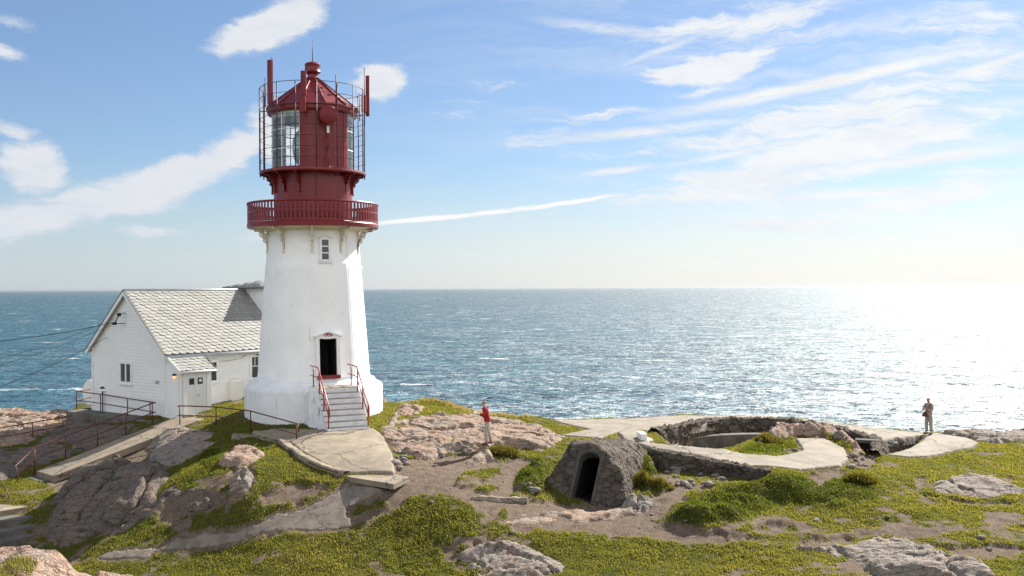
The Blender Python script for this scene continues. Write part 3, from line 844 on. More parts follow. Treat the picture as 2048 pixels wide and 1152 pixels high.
# doorway
def frame_axes(phi, z):
    e = er(phi); t = Vector((-e.y, e.x, 0)); sl = (tower_r(z - .5) - tower_r(z + .5))
    up = (Vector((0, 0, 1)) - e * sl).normalized(); return t, t.cross(up) * -1 if False else up.cross(t) * -1, up
def fbox(mb, phi, z, dt, dz, s, out):
    """box on the tower face: offset dt sideways, dz up the slope; size (side, depth, up); out = how far its face stands out"""
    t, n, up = frame_axes(phi, z)
    e = er(phi)
    n = (e - up * e.dot(up)).normalized()
    c = tp(phi, tower_r(z), z) + t * dt + up * dz + n * (out - s[1] / 2)
    return mb.box(c, s, axes=(t, n, up))
zd = -3.02
mb = MB()
e = er(DOOR_PHI); t = Vector((-e.y, e.x, 0)); c = tp(DOOR_PHI, 0, 0)
def dpt(r, s, z): return c + e * r + t * s + Vector((0, 0, z))
hw = .375
for (s0, s1, z0, z1) in ((-hw, -hw - .03, -3.87, -2.17), (hw, hw + .03, -3.87, -2.17)):
    mb.hexa([dpt(2.44, s0, z0), dpt(1.0, s0, z0), dpt(1.0, s1, z0), dpt(2.44, s1, z0)], [dpt(2.36, s0, z1), dpt(1.0, s0, z1), dpt(1.0, s1, z1), dpt(2.36, s1, z1)])
mb.hexa([dpt(2.37, -hw, -2.17), dpt(1., -hw, -2.17), dpt(1., hw, -2.17), dpt(2.37, hw, -2.17)], [dpt(2.36, -hw, -2.13), dpt(1., -hw, -2.13), dpt(1., hw, -2.13), dpt(2.36, hw, -2.13)])
mb.hexa([dpt(2.43, -hw, -3.90), dpt(1., -hw, -3.90), dpt(1., hw, -3.90), dpt(2.43, hw, -3.90)], [dpt(2.43, -hw, -3.87), dpt(1., -hw, -3.87), dpt(1., hw, -3.87), dpt(2.43, hw, -3.87)])
mb.hexa([dpt(1.0, -hw, -3.9), dpt(.95, -hw, -3.9), dpt(.95, hw, -3.9), dpt(1.0, hw, -3.9)], [dpt(1.0, -hw, -2.1), dpt(.95, -hw, -2.1), dpt(.95, hw, -2.1), dpt(1.0, hw, -2.1)])
dr_ = mb.build('doorway', M['dark'], LH)
mb = MB()
for sgn in (-1, 1): fbox(mb, DOOR_PHI, zd, sgn * .455, 0, (.155, .34, 1.76), .085)
fbox(mb, DOOR_PHI, zd, 0, .915, (1.06, .30, .09), .087)
# low pediment above
t_, n_, up_ = frame_axes(DOOR_PHI, zd); nn = er(DOOR_PHI); nn = (nn - up_ * nn.dot(up_)).normalized()
c0 = tp(DOOR_PHI, tower_r(zd), zd)
def fp(s, u, o): return c0 + t_ * s + up_ * u + nn * o
mb.hexa([fp(-.50, .965, -.2), fp(.50, .965, -.2), fp(0, 1.13, -.2)], [fp(-.50, .965, .075), fp(.50, .965, .075), fp(0, 1.13, .075)])
for sgn in (-1, 1):
    mb.hexa([fp(sgn * .62, .93, -.2), fp(0, 1.14, -.2), fp(0, 1.20, -.2), fp(sgn * .62, .99, -.2)], [fp(sgn * .62, .93, .13), fp(0, 1.14, .13), fp(0, 1.20, .13), fp(sgn * .62, .99, .13)])
mb.build('door_frame', M['trim'], LH)
mb = MB(); fbox(mb, DOOR_PHI, -3.80, 0, 0, (1.02, .40, .15), .12); mb.build('door_sill', M['red'], LH)
def text_mesh(body, size, name, mat, origin, xdir, ydir, parent, depth=.012):
    cu = bpy.data.curves.new(name, 'FONT'); cu.body = body; cu.size = size; cu.align_x = 'CENTER'; cu.align_y = 'CENTER'; cu.extrude = depth; cu.offset = .008
    tmp = bpy.data.objects.new(name, cu); COL.objects.link(tmp)
    dg = bpy.context.evaluated_depsgraph_get(); me = bpy.data.meshes.new_from_object(tmp.evaluated_get(dg))
    bpy.data.objects.remove(tmp); 
    x = Vector(xdir).normalized(); y = Vector(ydir).normalized(); z = x.cross(y)
    Rm = Matrix((x, y, z)).transposed()
    org = origin_of(parent)
    for v in me.vertices: v.co = Rm @ v.co + Vector(origin) - org
    me.materials.clear()
    return link_mesh(name, me, mat, parent)
text_mesh('1915', .205, 'date_numerals', M['red_text'], fp(0, 1.035, .09), t_, up_, LH)
# window below the gallery
zw, pw = 1.72, 13.5
WF = MB()
for sgn in (-1, 1): fbox(WF, pw, zw, sgn * .20, 0, (.10, .22, 1.0), .075)
for dz in (-.47, .47): fbox(WF, pw, zw, 0, dz, (.30, .22, .08), .073)
for dz in (-.145, .145): fbox(WF, pw, zw, 0, dz, (.30, .12, .05), .045)
fbox(WF, pw, zw, 0, -.55, (.58, .26, .06), .10)
t_, n_, up_ = frame_axes(pw, zw); nn = er(pw); nn = (nn - up_ * nn.dot(up_)).normalized(); c0 = tp(pw, tower_r(zw), zw)
for sgn in (-1, 1):
    WF.hexa([fp(sgn * .33, .50, -.1), fp(0, .63, -.1), fp(0, .68, -.1), fp(sgn * .33, .55, -.1)], [fp(sgn * .33, .50, .10), fp(0, .63, .10), fp(0, .68, .10), fp(sgn * .33, .55, .10)])
WF.hexa([fp(-.26, .515, -.1), fp(.26, .515, -.1), fp(0, .625, -.1)], [fp(-.26, .515, .05), fp(.26, .515, .05), fp(0, .625, .05)])
wf = WF.build('window', M['trim'], LH)
mb = MB(); fbox(mb, pw, zw, 0, 0, (.31, .04, .86), .02); mb.build('pane', M['window'], wf)
# cable and service pipe down the tower
mb = MB(); mb.tube([tp(44, tower_r(z) + .03, z) for z in np.linspace(2.6, -3.85, 12)], .022, 6); mb.tube([tp(46, r, z) for r, z in ((2.55, -3.85), (2.8, -4.0), (3.1, -4.25), (3.11, -5.5))], .02, 6)
mb.build('downpipe', M['white_paint'], LH)
mb = MB()
mb.box(tp(97, tower_r(.95) + .05, .95), (.12, .12, .2), PHI0)
mb.build('wall_lamp', M['trim'], LH)
# lower gallery
mb = MB(); mb.lathe([(2.0, 2.55), (2.12, 2.60), (2.3, 2.70), (2.78, 2.735), (2.78, 2.78), (2.0, 2.78)], 96, TC); mb.build('gallery_underside', M['cream'], LH, auto=.5)
mb = MB(); mb.lathe([(2.77, 2.74), (2.86, 2.72), (2.93, 2.76), (2.94, 2.90), (2.90, 2.95), (1.7, 2.96), (1.7, 2.79), (2.77, 2.785), (2.77, 2.74)], 96, TC); mb.build('gallery_floor', M['red'], LH, auto=.5)
RAIL = MB(); RAIL.lathe([(2.87, 3.77), (2.93, 3.77), (2.95, 3.82), (2.93, 3.86), (2.87, 3.86), (2.86, 3.81), (2.87, 3.77)], 96, TC)
RL = RAIL.build('gallery_railing', M['red'], LH, auto=.6)
mb = MB(); mb.lathe([(2.875, 3.38), (2.915, 3.38), (2.915, 3.45), (2.875, 3.45), (2.875, 3.38)], 96, TC); mb.build('mid_rail', M['red'], RL, auto=.4)
mb = MB(); mb.lathe([(2.875, 2.97), (2.915, 2.97), (2.915, 3.05), (2.875, 3.05), (2.875, 2.97)], 96, TC); mb.build('bottom_rail', M['red'], RL, auto=.4)
def copies(name, build, n, step, start, parent, mat, skip=()):
    """first one built at phi = start, the rest turned about the tower axis"""
    first = None
    for k in range(n):
        if k in skip: continue
        if first is None:
            mb = MB(); build(mb, start + k * step); first = mb.build(name, mat, parent); k0 = k
        else:
            o = first.copy(); COL.objects.link(o); o.parent = parent
            o.rotation_euler = (0, 0, math.radians((k - k0) * step))
    return first
def baluster(mb, phi):
    e = er(phi); mb.box(tp(phi, 2.895, 3.41), (.03, .088, .72), math.atan2(e.y, e.x))
copies('baluster', baluster, 96, 360 / 96, 0, RL, M['red'])
def curved_bracket(mb, phi, r0, r1, ztop, h, th, bar, open_=True):
    e = er(phi); t = Vector((-e.y, e.x, 0))
    def P(r, z, s): return Vector((TX, TY, 0)) + e * r + t * s + Vector((0, 0, z))
    def strip(pts, wdt):
        for (a, b) in zip(pts[:-1], pts[1:]):
            d = (Vector((b[0] - a[0], 0, b[1] - a[1]))).normalized(); nx, nz = -d.z * wdt / 2, d.x * wdt / 2
            q = [(a[0] + nx, a[1] + nz), (b[0] + nx, b[1] + nz), (b[0] - nx, b[1] - nz), (a[0] - nx, a[1] - nz)]
            mb.hexa([P(r, z, -th / 2) for r, z in q], [P(r, z, th / 2) for r, z in q])
    n = 9
    arc = [(r0 + (r1 - r0) * (1 - math.cos(k / n * PI / 2)) + .02, ztop - h * (1 - math.sin(k / n * PI / 2))) for k in range(n + 1)]
    strip(arc, bar)
    strip([(r0 + bar * .4, ztop - h * 1.05), (r0 + bar * .4, ztop)], bar)
    strip([(r0, ztop - bar * .35), (r1, ztop - bar * .35)], bar * .8)
    cx, cz, rr = r0 + (r1 - r0) * .36, ztop - h * .27, (r1 - r0) * .16
    strip([(cx + rr * math.cos(a), cz + rr * math.sin(a)) for a in np.linspace(0, 2 * PI, 11)], bar * .55)
    cx, cz, rr = r0 + (r1 - r0) * .22, ztop - h * .55, (r1 - r0) * .09
    strip([(cx + rr * math.cos(a), cz + rr * math.sin(a)) for a in np.linspace(0, 2 * PI, 9)], bar * .5)
    # pendant
    mb.box(P(r0 + .05, ztop - h * 1.08, 0), (.09, th * 1.3, .10), math.atan2(e.y, e.x))
copies('bracket', lambda mb, phi: curved_bracket(mb, phi, 2.06, 2.80, 2.71, .98, .085, .085), 10, 36, -1.5, LH, M['bracket'])
# watch room and upper gallery
mb = MB(); mb.lathe([(1.755, 2.94), (1.79, 2.97), (1.79, 3.06), (1.755, 3.10), (1.75, 5.25)], 80, TC); mb.build('watch_room', M['red'], LH, auto=.5)
mb = MB(); mb.lathe([(1.70, 3.2), (1.83, 3.2), (1.83, 5.0), (1.70, 5.0)], 24, TC, PHI0 + math.radians(5), PHI0 + math.radians(54))
for ph in (5, 54):
    a, b = tp(ph, 1.70, 3.2), tp(ph, 1.83, 3.2); mb.add([a, b, b + Vector((0, 0, 1.8)), a + Vector((0, 0, 1.8))], [(0, 1, 2, 3)])
mb.build('watch_room_panel', M['red'], LH, auto=.5)
mb = MB(); mb.lathe([(1.7, 5.10), (1.80, 5.16), (2.25, 5.185), (2.36, 5.15), (2.39, 5.20), (2.37, 5.285), (1.5, 5.30)], 80, TC); mb.build('upper_gallery', M['red'], LH, auto=.5)
def red_bracket(mb, phi):
    curved_bracket(mb, phi, 1.76, 2.30, 5.17, .78, .085, .10)
copies('upper_bracket', red_bracket, 15, 24, -92, LH, M['red'], skip=(4, 5))
# lantern room
mb = MB(); mb.lathe([(1.80, 5.28), (1.88, 5.29), (1.88, 5.41), (1.80, 5.42)], 72, TC); mb.build('lantern_base_ring', M['red'], LH, auto=.5)
g0, g1 = 55., 342.
mb = MB(); mb.lathe([(1.83, 5.40), (1.83, 7.86)], 72, TC, PHI0 + math.radians(g0), PHI0 + math.radians(g1)); LG = mb.build('lantern_glass', M['lantern_glass'], LH)
mb = MB(); mb.lathe([(1.80, 5.40), (1.87, 5.40), (1.87, 7.88), (1.80, 7.88)], 30, TC, PHI0 + math.radians(-18), PHI0 + math.radians(55)); mb.build('blind_panel', M['red'], LH, auto=.5)
mb = MB()
for k in range(4):
    ph = -18 + 73 / 4 * (k + .5); e = er(ph); mb.box(tp(ph, 1.875, 6.63), (.02, .03, 2.42), math.atan2(e.y, e.x))
mb.build('panel_seam', M['red'], LH)
def mull(mb, phi):
    e = er(phi); mb.box(tp(phi, 1.83, 6.63), (.07, .045, 2.46), math.atan2(e.y, e.x))
copies('mullion', mull, 11, 287 / 10., 55, LG, M['trim'])
for z in (6.2, 7.05):
    mb = MB(); mb.lathe([(1.81, z), (1.85, z), (1.85, z + .04), (1.81, z + .04), (1.81, z)], 64, TC, PHI0 + math.radians(g0), PHI0 + math.radians(g1)); mb.build('glazing_bar', M['trim'], LG)
mb = MB(); mb.lathe([(0, 7.74), (1.3, 7.74), (1.78, 7.60), (1.79, 7.90)], 48, TC); mb.build('lantern_ceiling', M['trim'], LH)
mb = MB(); mb.lathe([(0.01, 5.45), (.5, 5.5), (.8, 5.75), (.92, 6.2), (.92, 6.7), (.80, 7.05), (.55, 7.3), (.2, 7.42), (.01, 7.44)], 40, TC); mb.build('lens', M['lens'], LH)
mb = MB(); mb.lathe([(1.84, 7.84), (1.99, 7.85), (2.03, 7.92), (2.03, 8.06), (2.08, 8.09), (2.07, 8.15), (1.9, 8.2)], 72, TC); mb.build('eave_ring', M['red'], LH, auto=.5)
mb = MB(); mb.lathe([(2.05, 8.14), (.24, 9.57), (.24, 9.60)], 12, TC, PHI0 + math.radians(-15), PHI0 + math.radians(345), smooth=False); RF = mb.build('roof', M['red'], LH)
copies('roof_rib', lambda mb, phi: mb.tube([tp(phi, 2.06, 8.16), tp(phi, .25, 9.60)], .028, 6), 12, 30, -15, RF, M['red'])
mb = MB(); mb.lathe([(.27, 9.5), (.22, 9.62), (.22, 9.74), (.33, 9.82), (.37, 9.86), (.36, 9.90), (.345, 9.92), (.345, 10.18), (.36, 10.20), (.30, 10.27), (.12, 10.33), (.01, 10.34)], 32, TC); mb.build('roof_ventilator', M['red'], LH, auto=.7)
mb = MB(); mb.tube([tp(0, 0, 10.3), tp(0, 0, 11.35)], .022, 6, r2=.008); mb.build('lightning_rod', M['cage'], LH)
mb = MB(); mb.box(tp(25, .9, 8.98), (.16, .12, .10), .6); mb.box(tp(33, 1.35, 8.63), (.18, .13, .10), .9); mb.build('roof_step', M['red'], RF)
# guard cage
CG = MB(); CG.tube([tp(a, 2.32, 9.03) for a in range(0, 360, 6)], .016, 5, closed=True); CGo = CG.build('guard_cage', M['cage'], LH)
for z in (8.55, 8.07, 7.62, 7.15, 6.68, 6.2, 5.74):
    mb = MB(); mb.tube([tp(a, 2.32, z) for a in range(0, 360, 6)], .0125, 5, closed=True); mb.build('cage_ring', M['cage'], CGo)
copies('cage_post', lambda mb, phi: mb.tube([tp(phi, 2.335, 5.02), tp(phi, 2.335, 9.05)], .026, 6), 16, 22.5, -86, CGo, M['cage'])
copies('cage_stay', lambda mb, phi: mb.tube([tp(phi, 2.03, 8.0), tp(phi, 2.33, 8.0)], .02, 5), 8, 45, -86, CGo, M['cage'])
# aerials
def aerial(phi, r, z0, z1, wd, dp, name='antenna_panel', mat='red_dark', yaw=0):
    e = er(phi); mb = MB(); mb.box(tp(phi, r, (z0 + z1) / 2), (dp, wd, z1 - z0), math.atan2(e.y, e.x) + yaw)
    for z in (z0 + .15, z1 - .25): 
        if z < 9.0: mb.tube([tp(phi, 2.3, z), tp(phi, r, z)], .022, 6)
    return mb.build(name, M[mat], LH, bevel=.012)
aerial(-47, 2.48, 8.05, 9.98, .25, .12); aerial(-9, 2.46, 8.35, 9.4, .23, .12); aerial(-10, 2.46, 7.62, 8.25, .26, .10)
aerial(88, 2.47, 7.92, 9.78, .17, .11, yaw=.5); aerial(80, 2.32, 8.05, 8.80, .22, .20)
for phi, z0, z1 in ((78, 7.4, 10.05), (-47, 9.95, 10.12), (25, 8.0, 9.35), (-84, 5.3, 9.0), (-60, 8.0, 9.3), (60, 7.5, 8.75)):
    mb = MB(); mb.tube([tp(phi, 2.36, z0), tp(phi, 2.36, z1)], .022, 6); mb.build('whip_antenna', M['cage'], LH)
mb = MB()
e = er(17); cdish = tp(17, 2.22, 7.58); tt = Vector((-e.y, e.x, 0))
ring = [[cdish + e * o + (tt * math.cos(a) + Vector((0, 0, 1)) * math.sin(a)) * r for a in np.linspace(0, 2 * PI, 33)[:-1]] for o, r in ((-.12, .2), (-.1, .40), (.10, .41), (.14, .36), (.17, .0))]
vs = [p for rg in ring for p in rg]; fs = [(j * 32 + i, j * 32 + (i + 1) % 32, (j + 1) * 32 + (i + 1) % 32, (j + 1) * 32 + i) for j in range(4) for i in range(32)]
mb.add(vs, fs, True); mb.tube([tp(17, 1.85, 7.5), cdish], .05, 8); mb.build('dish_antenna', M['red_dark'], LH, auto=.6)
mb = MB()
for off in (0, 2.5): mb.tube([tp(17 + off + 2 * math.sin(k * 1.3 + off), 2.0 + .05 * math.sin(k * 2.), 7.25 - k * .2) for k in range(0, 11)] + [tp(20, 2.3, 5.32), tp(24, 2.36, 5.1), tp(30, 1.9, 4.98)], .02, 6)
mb.build('antenna_cable', M['red_dark'], LH)
mb = MB(); mb.box(tp(18.5, 2.05, 6.98), (.1, .09, .30), .4); mb.build('junction_box', M['trim'], LH)

# ---------------------------------------------------------------- entrance stairs
SA = er(DOOR_PHI); ST = Vector((-SA.y, SA.x, 0)); Tc = Vector((TX, TY, 0))
def sp(L, s, z): return Tc + SA * L + ST * s + Vector((0, 0, z))
STAIR = thing('entrance_stairs', 'white painted concrete stairs with red handrails up to the tower door', 'stairs', sp(5.6, 0, -5.9))
SW, RI, NR, L0, L1 = .86, .209, 8, 4.0, 5.62
for k in range(NR):
    zt = -4.12 - k * RI; zb = zt - RI if k < NR - 1 else zt - RI - .5
    Lf = L0 + k * (L1 - L0) / (NR - 1)
    wl = SW + .0
    mb = MB(); mb.hexa([sp(2.55, -wl, zb), sp(Lf, -wl, zb), sp(Lf, wl, zb), sp(2.55, wl, zb)], [sp(2.55, -wl, zt - .016), sp(Lf, -wl, zt - .016), sp(Lf, wl, zt - .016), sp(2.55, wl, zt - .016)])
    so = mb.build('step', M['step_paint'], STAIR)
    Lb = 2.9 if k == 0 else Lf - (L1 - L0) / (NR - 1) - .02
    mb = MB(); mb.hexa([sp(Lb, -wl, zt - .014), sp(Lf + .02, -wl, zt - .014), sp(Lf + .02, wl, zt - .014), sp(Lb, wl, zt - .014)], [sp(Lb, -wl, zt), sp(Lf + .02, -wl, zt), sp(Lf + .02, wl, zt), sp(Lb, wl, zt)])
    mb.build('tread', M['concrete_dark'] if k else M['concrete'], so)
mb = MB(); mb.hexa([sp(2.55, -1.16, -6.2), sp(3.75, -1.16, -6.2), sp(5.35, -.862, -6.2), sp(2.55, -.862, -6.2)], [sp(2.55, -1.16, -4.6), sp(3.75, -1.16, -4.25), sp(4.1, -.862, -4.15), sp(2.55, -.862, -4.15)])
mb.build('side_wall', M['step_paint'], STAIR)
mb = MB(); mb.box(sp(4.35, -.99, -5.0), (.3, .03, .36), PHI0 + .45); mb.box(sp(3.95, -1.08, -4.55), (.1, .1, .16), PHI0); mb.build('wall_plate', M['plastic'], STAIR)
for s in (-.82, .82):
    def stz(L): return -4.12 - max(0, (L - L0)) / (L1 - L0) * RI * (NR - 1)
    hr = MB(); hr.tube([sp(2.62, s, -3.27), sp(3.5, s, -3.27), sp(3.98, s, -3.28), sp(L1 + .04, s, stz(L1) + .84), sp(L1 + .09, s, stz(L1) + .72), sp(L1 + .06, s, stz(L1) + .42)], .028, 8)
    h = hr.build('handrail', M['red_rail'], STAIR)
    mb = MB(); mb.tube([sp(2.62, s, -3.68), sp(3.5, s, -3.68), sp(4.0, s, -3.72), sp(L1 + .04, s, stz(L1) + .42)], .024, 8); mb.build('lower_rail', M['red_rail'], h)
    for L in (3.15, 4.12, 4.85, 5.58):
        z0 = stz(L) - (.12 if L > L0 else 0); zt_ = (-3.28 if L < 3.98 else np.interp(L, (3.98, L1 + .04), (-3.28, stz(L1) + .84)))
        mb = MB(); mb.tube([sp(L, s, z0), sp(L, s, zt_)], .026, 8); mb.build('post', M['red_rail'], h)
# ---------------------------------------------------------------- keeper's house
H0 = Vector((-16.33, 47.0, 0)); a41 = math.radians(38)
SDv = Vector((math.sin(a41), math.cos(a41), 0)); GD = Vector((-math.cos(a41), math.sin(a41), 0)); ND = -GD     # along the ridge, along the gable, out of the front wall
PWb = 1.74
HBZ, HEZ, HRZ, GW, HL = -6.6, -2.89, -.16, 6.34, 10.0
def hp(t, s, z): return H0 + SDv * t + GD * s + Vector((0, 0, z))
HOUSE = thing('keepers_house', 'white clapboard house with grey slate roof left of the tower', 'house', hp(3, 3.5, -6.0))
mb = MB(); mb.hexa([hp(0, 0, HBZ), hp(0, GW, HBZ), hp(0, GW, HEZ), hp(0, GW / 2, HRZ), hp(0, 0, HEZ)], [hp(HL, 0, HBZ), hp(HL, GW, HBZ), hp(HL, GW, HEZ), hp(HL, GW / 2, HRZ), hp(HL, 0, HEZ)])
mb.build('wall', M['siding'], HOUSE)
# weatherboards: every board leans out over the one below
def boards(mb, place, z0, z1, span, step=.155):
    z = z0
    while z < z1 - .02:
        zt = min(z + step, z1); a0, b0 = span(z); a1, b1 = span(zt)
        if b0 - a0 > .05 and b1 - a1 > .01:
            mb.add([place(a0, .030, z), place(b0, .030, z), place(b1, .004, zt), place(a1, .004, zt), place(a0, .001, z), place(b0, .001, z)], [(0, 1, 2, 3), (4, 5, 1, 0)])
        z += step
mb = MB(); boards(mb, lambda s, o, z: hp(-o, s, z), HBZ + .3, HRZ - .1, lambda z: (.05, GW - .05) if z < HEZ else (.02 + (z - HEZ) / (HRZ - HEZ) * GW / 2, GW - .02 - (z - HEZ) / (HRZ - HEZ) * GW / 2))
boards(mb, lambda t, o, z: hp(t, -o, z), HBZ + .3, HEZ - .02, lambda z: (PWb, HL))
mb.build('weatherboards', M['trim'], HOUSE)
PITCH = math.atan2(HRZ - HEZ, GW / 2)
def slates(mb, p0, along, down, length, slope, tw=.40, rh=.215, nrm=None):
    """fish-scale slates: p0 top corner, along = unit vector, down = unit vector down the slope"""
    nrm = along.cross(down).normalized()
    if nrm.z < 0: nrm = -nrm
    nr = int(slope / rh); rh = slope / nr
    rr = random.Random(5)
    for r in range(nr):
        off = (r % 2) * tw / 2
        n = int(length / tw) + 2
        for k in range(-1, n):
            a0 = k * tw + off; a1 = a0 + tw
            a0 = max(a0, 0); a1 = min(a1, length)
            if a1 - a0 < .06: continue
            w = a1 - a0; y0 = max(r * rh - rh * .55, 0); y1 = (r + 1) * rh + rh * .12
            lift = .006 + .012 * rr.random(); tl = rr.uniform(-.006, .006)
            out = [(a0 + .006, y0), (a1 - .006, y0), (a1 - .006, y1 - w * .30), (a1 - w * .2, y1 - w * .08), (a0 + w * .5, y1), (a0 + w * .2, y1 - w * .08), (a0 + .006, y1 - w * .30)]
            def q(a, y, up):
                f = (y - y0) / (y1 - y0); return p0 + along * a + down * y + nrm * (.004 + f * (.030 + lift) + up + tl * (a - a0) / w)
            th = .011
            mb.hexa([q(a, y, 0) for a, y in out], [q(a, y, th) for a, y in out])
SL = Vector((0, 0, -1)) * math.sin(PITCH)
dnF = (ND * math.cos(PITCH) + SL).normalized(); dnB = (GD * math.cos(PITCH) + SL).normalized()
slope_len = (GW / 2 + .32) / math.cos(PITCH)
rt = .02
def slab(p0, along, down, length, slope, th, mb):
    n = along.cross(down).normalized(); n = n if n.z > 0 else -n
    q = [p0, p0 + along * length, p0 + along * length + down * slope, p0 + down * slope]
    mb.hexa([p - n * th for p in q], q)
OV = .22
ridgeF = hp(-OV, GW / 2, HRZ + .12)
mb = MB(); slates(mb, ridgeF, SDv, dnF, 7.2 + .35, slope_len); ro = mb.build('roof', M['slate'], HOUSE)
mb = MB(); slab(ridgeF - Vector((0, 0, .0)), SDv, dnF, HL + OV, slope_len - .02, .10, mb); slab(ridgeF, SDv, dnB, HL + OV, slope_len - .02, .10, mb); mb.build('roof_deck', M['zinc'], HOUSE)
mb = MB(); mb.tube([hp(-OV, GW / 2, HRZ + .15), hp(HL, GW / 2, HRZ + .15)], .07, 8); mb.build('ridge_cap', M['zinc'], ro)
# barge boards, corner boards, gutter
for dn, s_end in ((dnF, -1), (dnB, 1)):
    mb = MB(); p = hp(-OV - .03, GW / 2, HRZ + .13)
    q = [p, p + dn * slope_len]
    n = SDv
    mb.hexa([q[0], q[1], q[1] - Vector((0, 0, .22)), q[0] - Vector((0, 0, .22))], [q[0] + SDv * .03, q[1] + SDv * .03, q[1] + SDv * .03 - Vector((0, 0, .22)), q[0] + SDv * .03 - Vector((0, 0, .22))])
    mb.build('bargeboard', M['trim'], HOUSE)
    mb = MB(); mb.hexa([q[0] - SDv * .02 + Vector((0, 0, .05)), q[1] - SDv * .02 + Vector((0, 0, .05)), q[1] - SDv * .02 + Vector((0, 0, .005)), q[0] - SDv * .02 + Vector((0, 0, .005))], [q[0] + SDv * .12 + Vector((0, 0, .05)), q[1] + SDv * .12 + Vector((0, 0, .05)), q[1] + SDv * .12 + Vector((0, 0, .005)), q[0] + SDv * .12 + Vector((0, 0, .005))])
    mb.build('verge_trim', M['metal_roof'], HOUSE)
for s in (-.02, GW + .02):
    mb = MB(); mb.box(hp(.03, s, (HBZ + HEZ) / 2), (.16, .16, HEZ - HBZ), math.atan2(SDv.y, SDv.x)); mb.build('corner_board', M['trim'], HOUSE)
gz = HEZ - .20
pe = ridgeF + dnF * slope_len
mb = MB()
gp = [pe + SDv * (.12) + ND * .05 - Vector((0, 0, .10)), pe + SDv * (HL) + ND * .05 - Vector((0, 0, .10))]
mb.tube(gp, .085, 10); gt = mb.build('gutter', M['zinc'], HOUSE)
mb = MB(); mb.box((gp[0] + gp[1]) / 2 - ND * .12 - Vector((0, 0, .03)), (HL, .03, .2), math.atan2(SDv.y, SDv.x)); mb.build('fascia', M['trim'], HOUSE)
mb = MB(); mb.tube([gp[0] + SDv * .05 - Vector((0, 0, .05)), gp[0] + SDv * .05 - Vector((0, 0, .22)), hp(.22, -.09, HEZ - .45), hp(.22, -.09, -5.9)], .04, 8); mb.build('downpipe', M['trim'], HOUSE)
# windows
RZ_S = math.atan2(SDv.y, SDv.x); RZ_G = math.atan2(GD.y, GD.x)
def gable_pt(px, py):
    a, b = bearing(px, py); s = (-a * H0.y + H0.x) / (a * GD.y - GD.x); Y = H0.y + s * GD.y; return s, b * Y
def side_pt(px, py):
    a, b = bearing(px, py); t = (H0.x - a * H0.y) / (a * SDv.y - SDv.x); Y = H0.y + t * SDv.y; return t, b * Y
def window(kind, c, z0, z1, w, cols, rows=None):
    rz = RZ_G if kind == 'g' else RZ_S; outv = -SDv if kind == 'g' else ND; ax = GD if kind == 'g' else SDv
    P = hp(0, c, 0) if kind == 'g' else hp(c, 0, 0)
    mb = MB(); zc, hgt = (z0 + z1) / 2, z1 - z0
    for sg in (-1, 1): mb.box(P + ax * sg * (w / 2 + .045) + outv * .035 + Vector((0, 0, zc)), (.11, .10, hgt + .2), rz)
    for z in (z0 - .045, z1 + .045): mb.box(P + outv * .037 + Vector((0, 0, z)), (w - .02, .10, .11), rz)
    mb.box(P + outv * .05 + Vector((0, 0, z0 - .125)), (w + .28, .16, .045), rz)
    f = mb.build('window', M['trim'], HOUSE)
    for k in range(1, cols):
        mb = MB(); mb.box(P + ax * (w * k / cols - w / 2) + outv * .044 + Vector((0, 0, zc)), (.09, .06, hgt), rz); mb.build('mullion', M['trim'], f)
    if rows:
        mb = MB(); mb.box(P + outv * .042 + Vector((0, 0, z0 + hgt * rows)), (w, .04, .035), rz); mb.box(P + outv * .041 + Vector((0, 0, z0 + hgt * (1 + rows) / 2)), (.03, .04, hgt * (1 - rows)), rz); mb.build('glazing_bar', M['trim'], f)
    mb = MB(); mb.box(P + outv * .030 + Vector((0, 0, zc)), (w - .004, .012, hgt - .004), rz); mb.build('pane', M['window'], f)
s0, zt = gable_pt(242, 724); s1, zb = gable_pt(265, 767)
window('g', (s0 + s1) / 2, zb + .06, zt - .06, abs(s0 - s1) - .12, 2)
t0, zt = side_pt(500, 713); t1, zb = side_pt(517, 755)
window('s', (t0 + t1) / 2, zb + .02, zt - .02, abs(t1 - t0) - .10, 1, .55)
t0, zt = side_pt(421, 722); t1, zb = side_pt(433, 763)
window('s', (t0 + t1) / 2 - .05, zb + .06, zt - .06, .40, 1)
# meter cabinet, pipe and cable on the front wall
t0, zt = side_pt(457, 757); t1, zb = side_pt(478, 803)
mb = MB(); c = (t0 + t1) / 2; w = .62
mb.hexa([hp(c - w / 2, -.02, zb), hp(c + w / 2, -.02, zb), hp(c + w / 2, -.30, zb), hp(c - w / 2, -.30, zb)], [hp(c - w / 2, -.02, zt - .12), hp(c + w / 2, -.02, zt - .12), hp(c + w / 2, -.30, zt - .2), hp(c - w / 2, -.30, zt - .2)])
mb.hexa([hp(c - w / 2, -.02, zt - .118), hp(c + w / 2, -.02, zt - .118), hp(c + w / 2, -.30, zt - .198), hp(c - w / 2, -.30, zt - .198)], [hp(c - w / 2 + .12, -.02, zt), hp(c + w / 2 - .12, -.02, zt), hp(c + w / 2 - .12, -.24, zt - .03), hp(c - w / 2 + .12, -.24, zt - .03)])
mb.build('meter_cabinet', M['cream_box'], HOUSE, bevel=.02)
ta, za = side_pt(440, 724); tb, zbb = side_pt(480, 717); tc, zc2 = side_pt(490, 709); td, ze = side_pt(512, 710)
mb = MB(); mb.tube([hp(ta, -.04, za), hp(tb, -.04, zbb), hp(tb + .15, -.05, zbb + .03), hp(tc, -.06, zc2), hp(tc + .1, -.06, zc2 + .03), hp(td, -.07, ze)], .022, 6); mb.box(hp(tc, -.07, zc2), (.12, .08, .12), RZ_S); mb.build('cable_pipe', M['cream'], HOUSE)
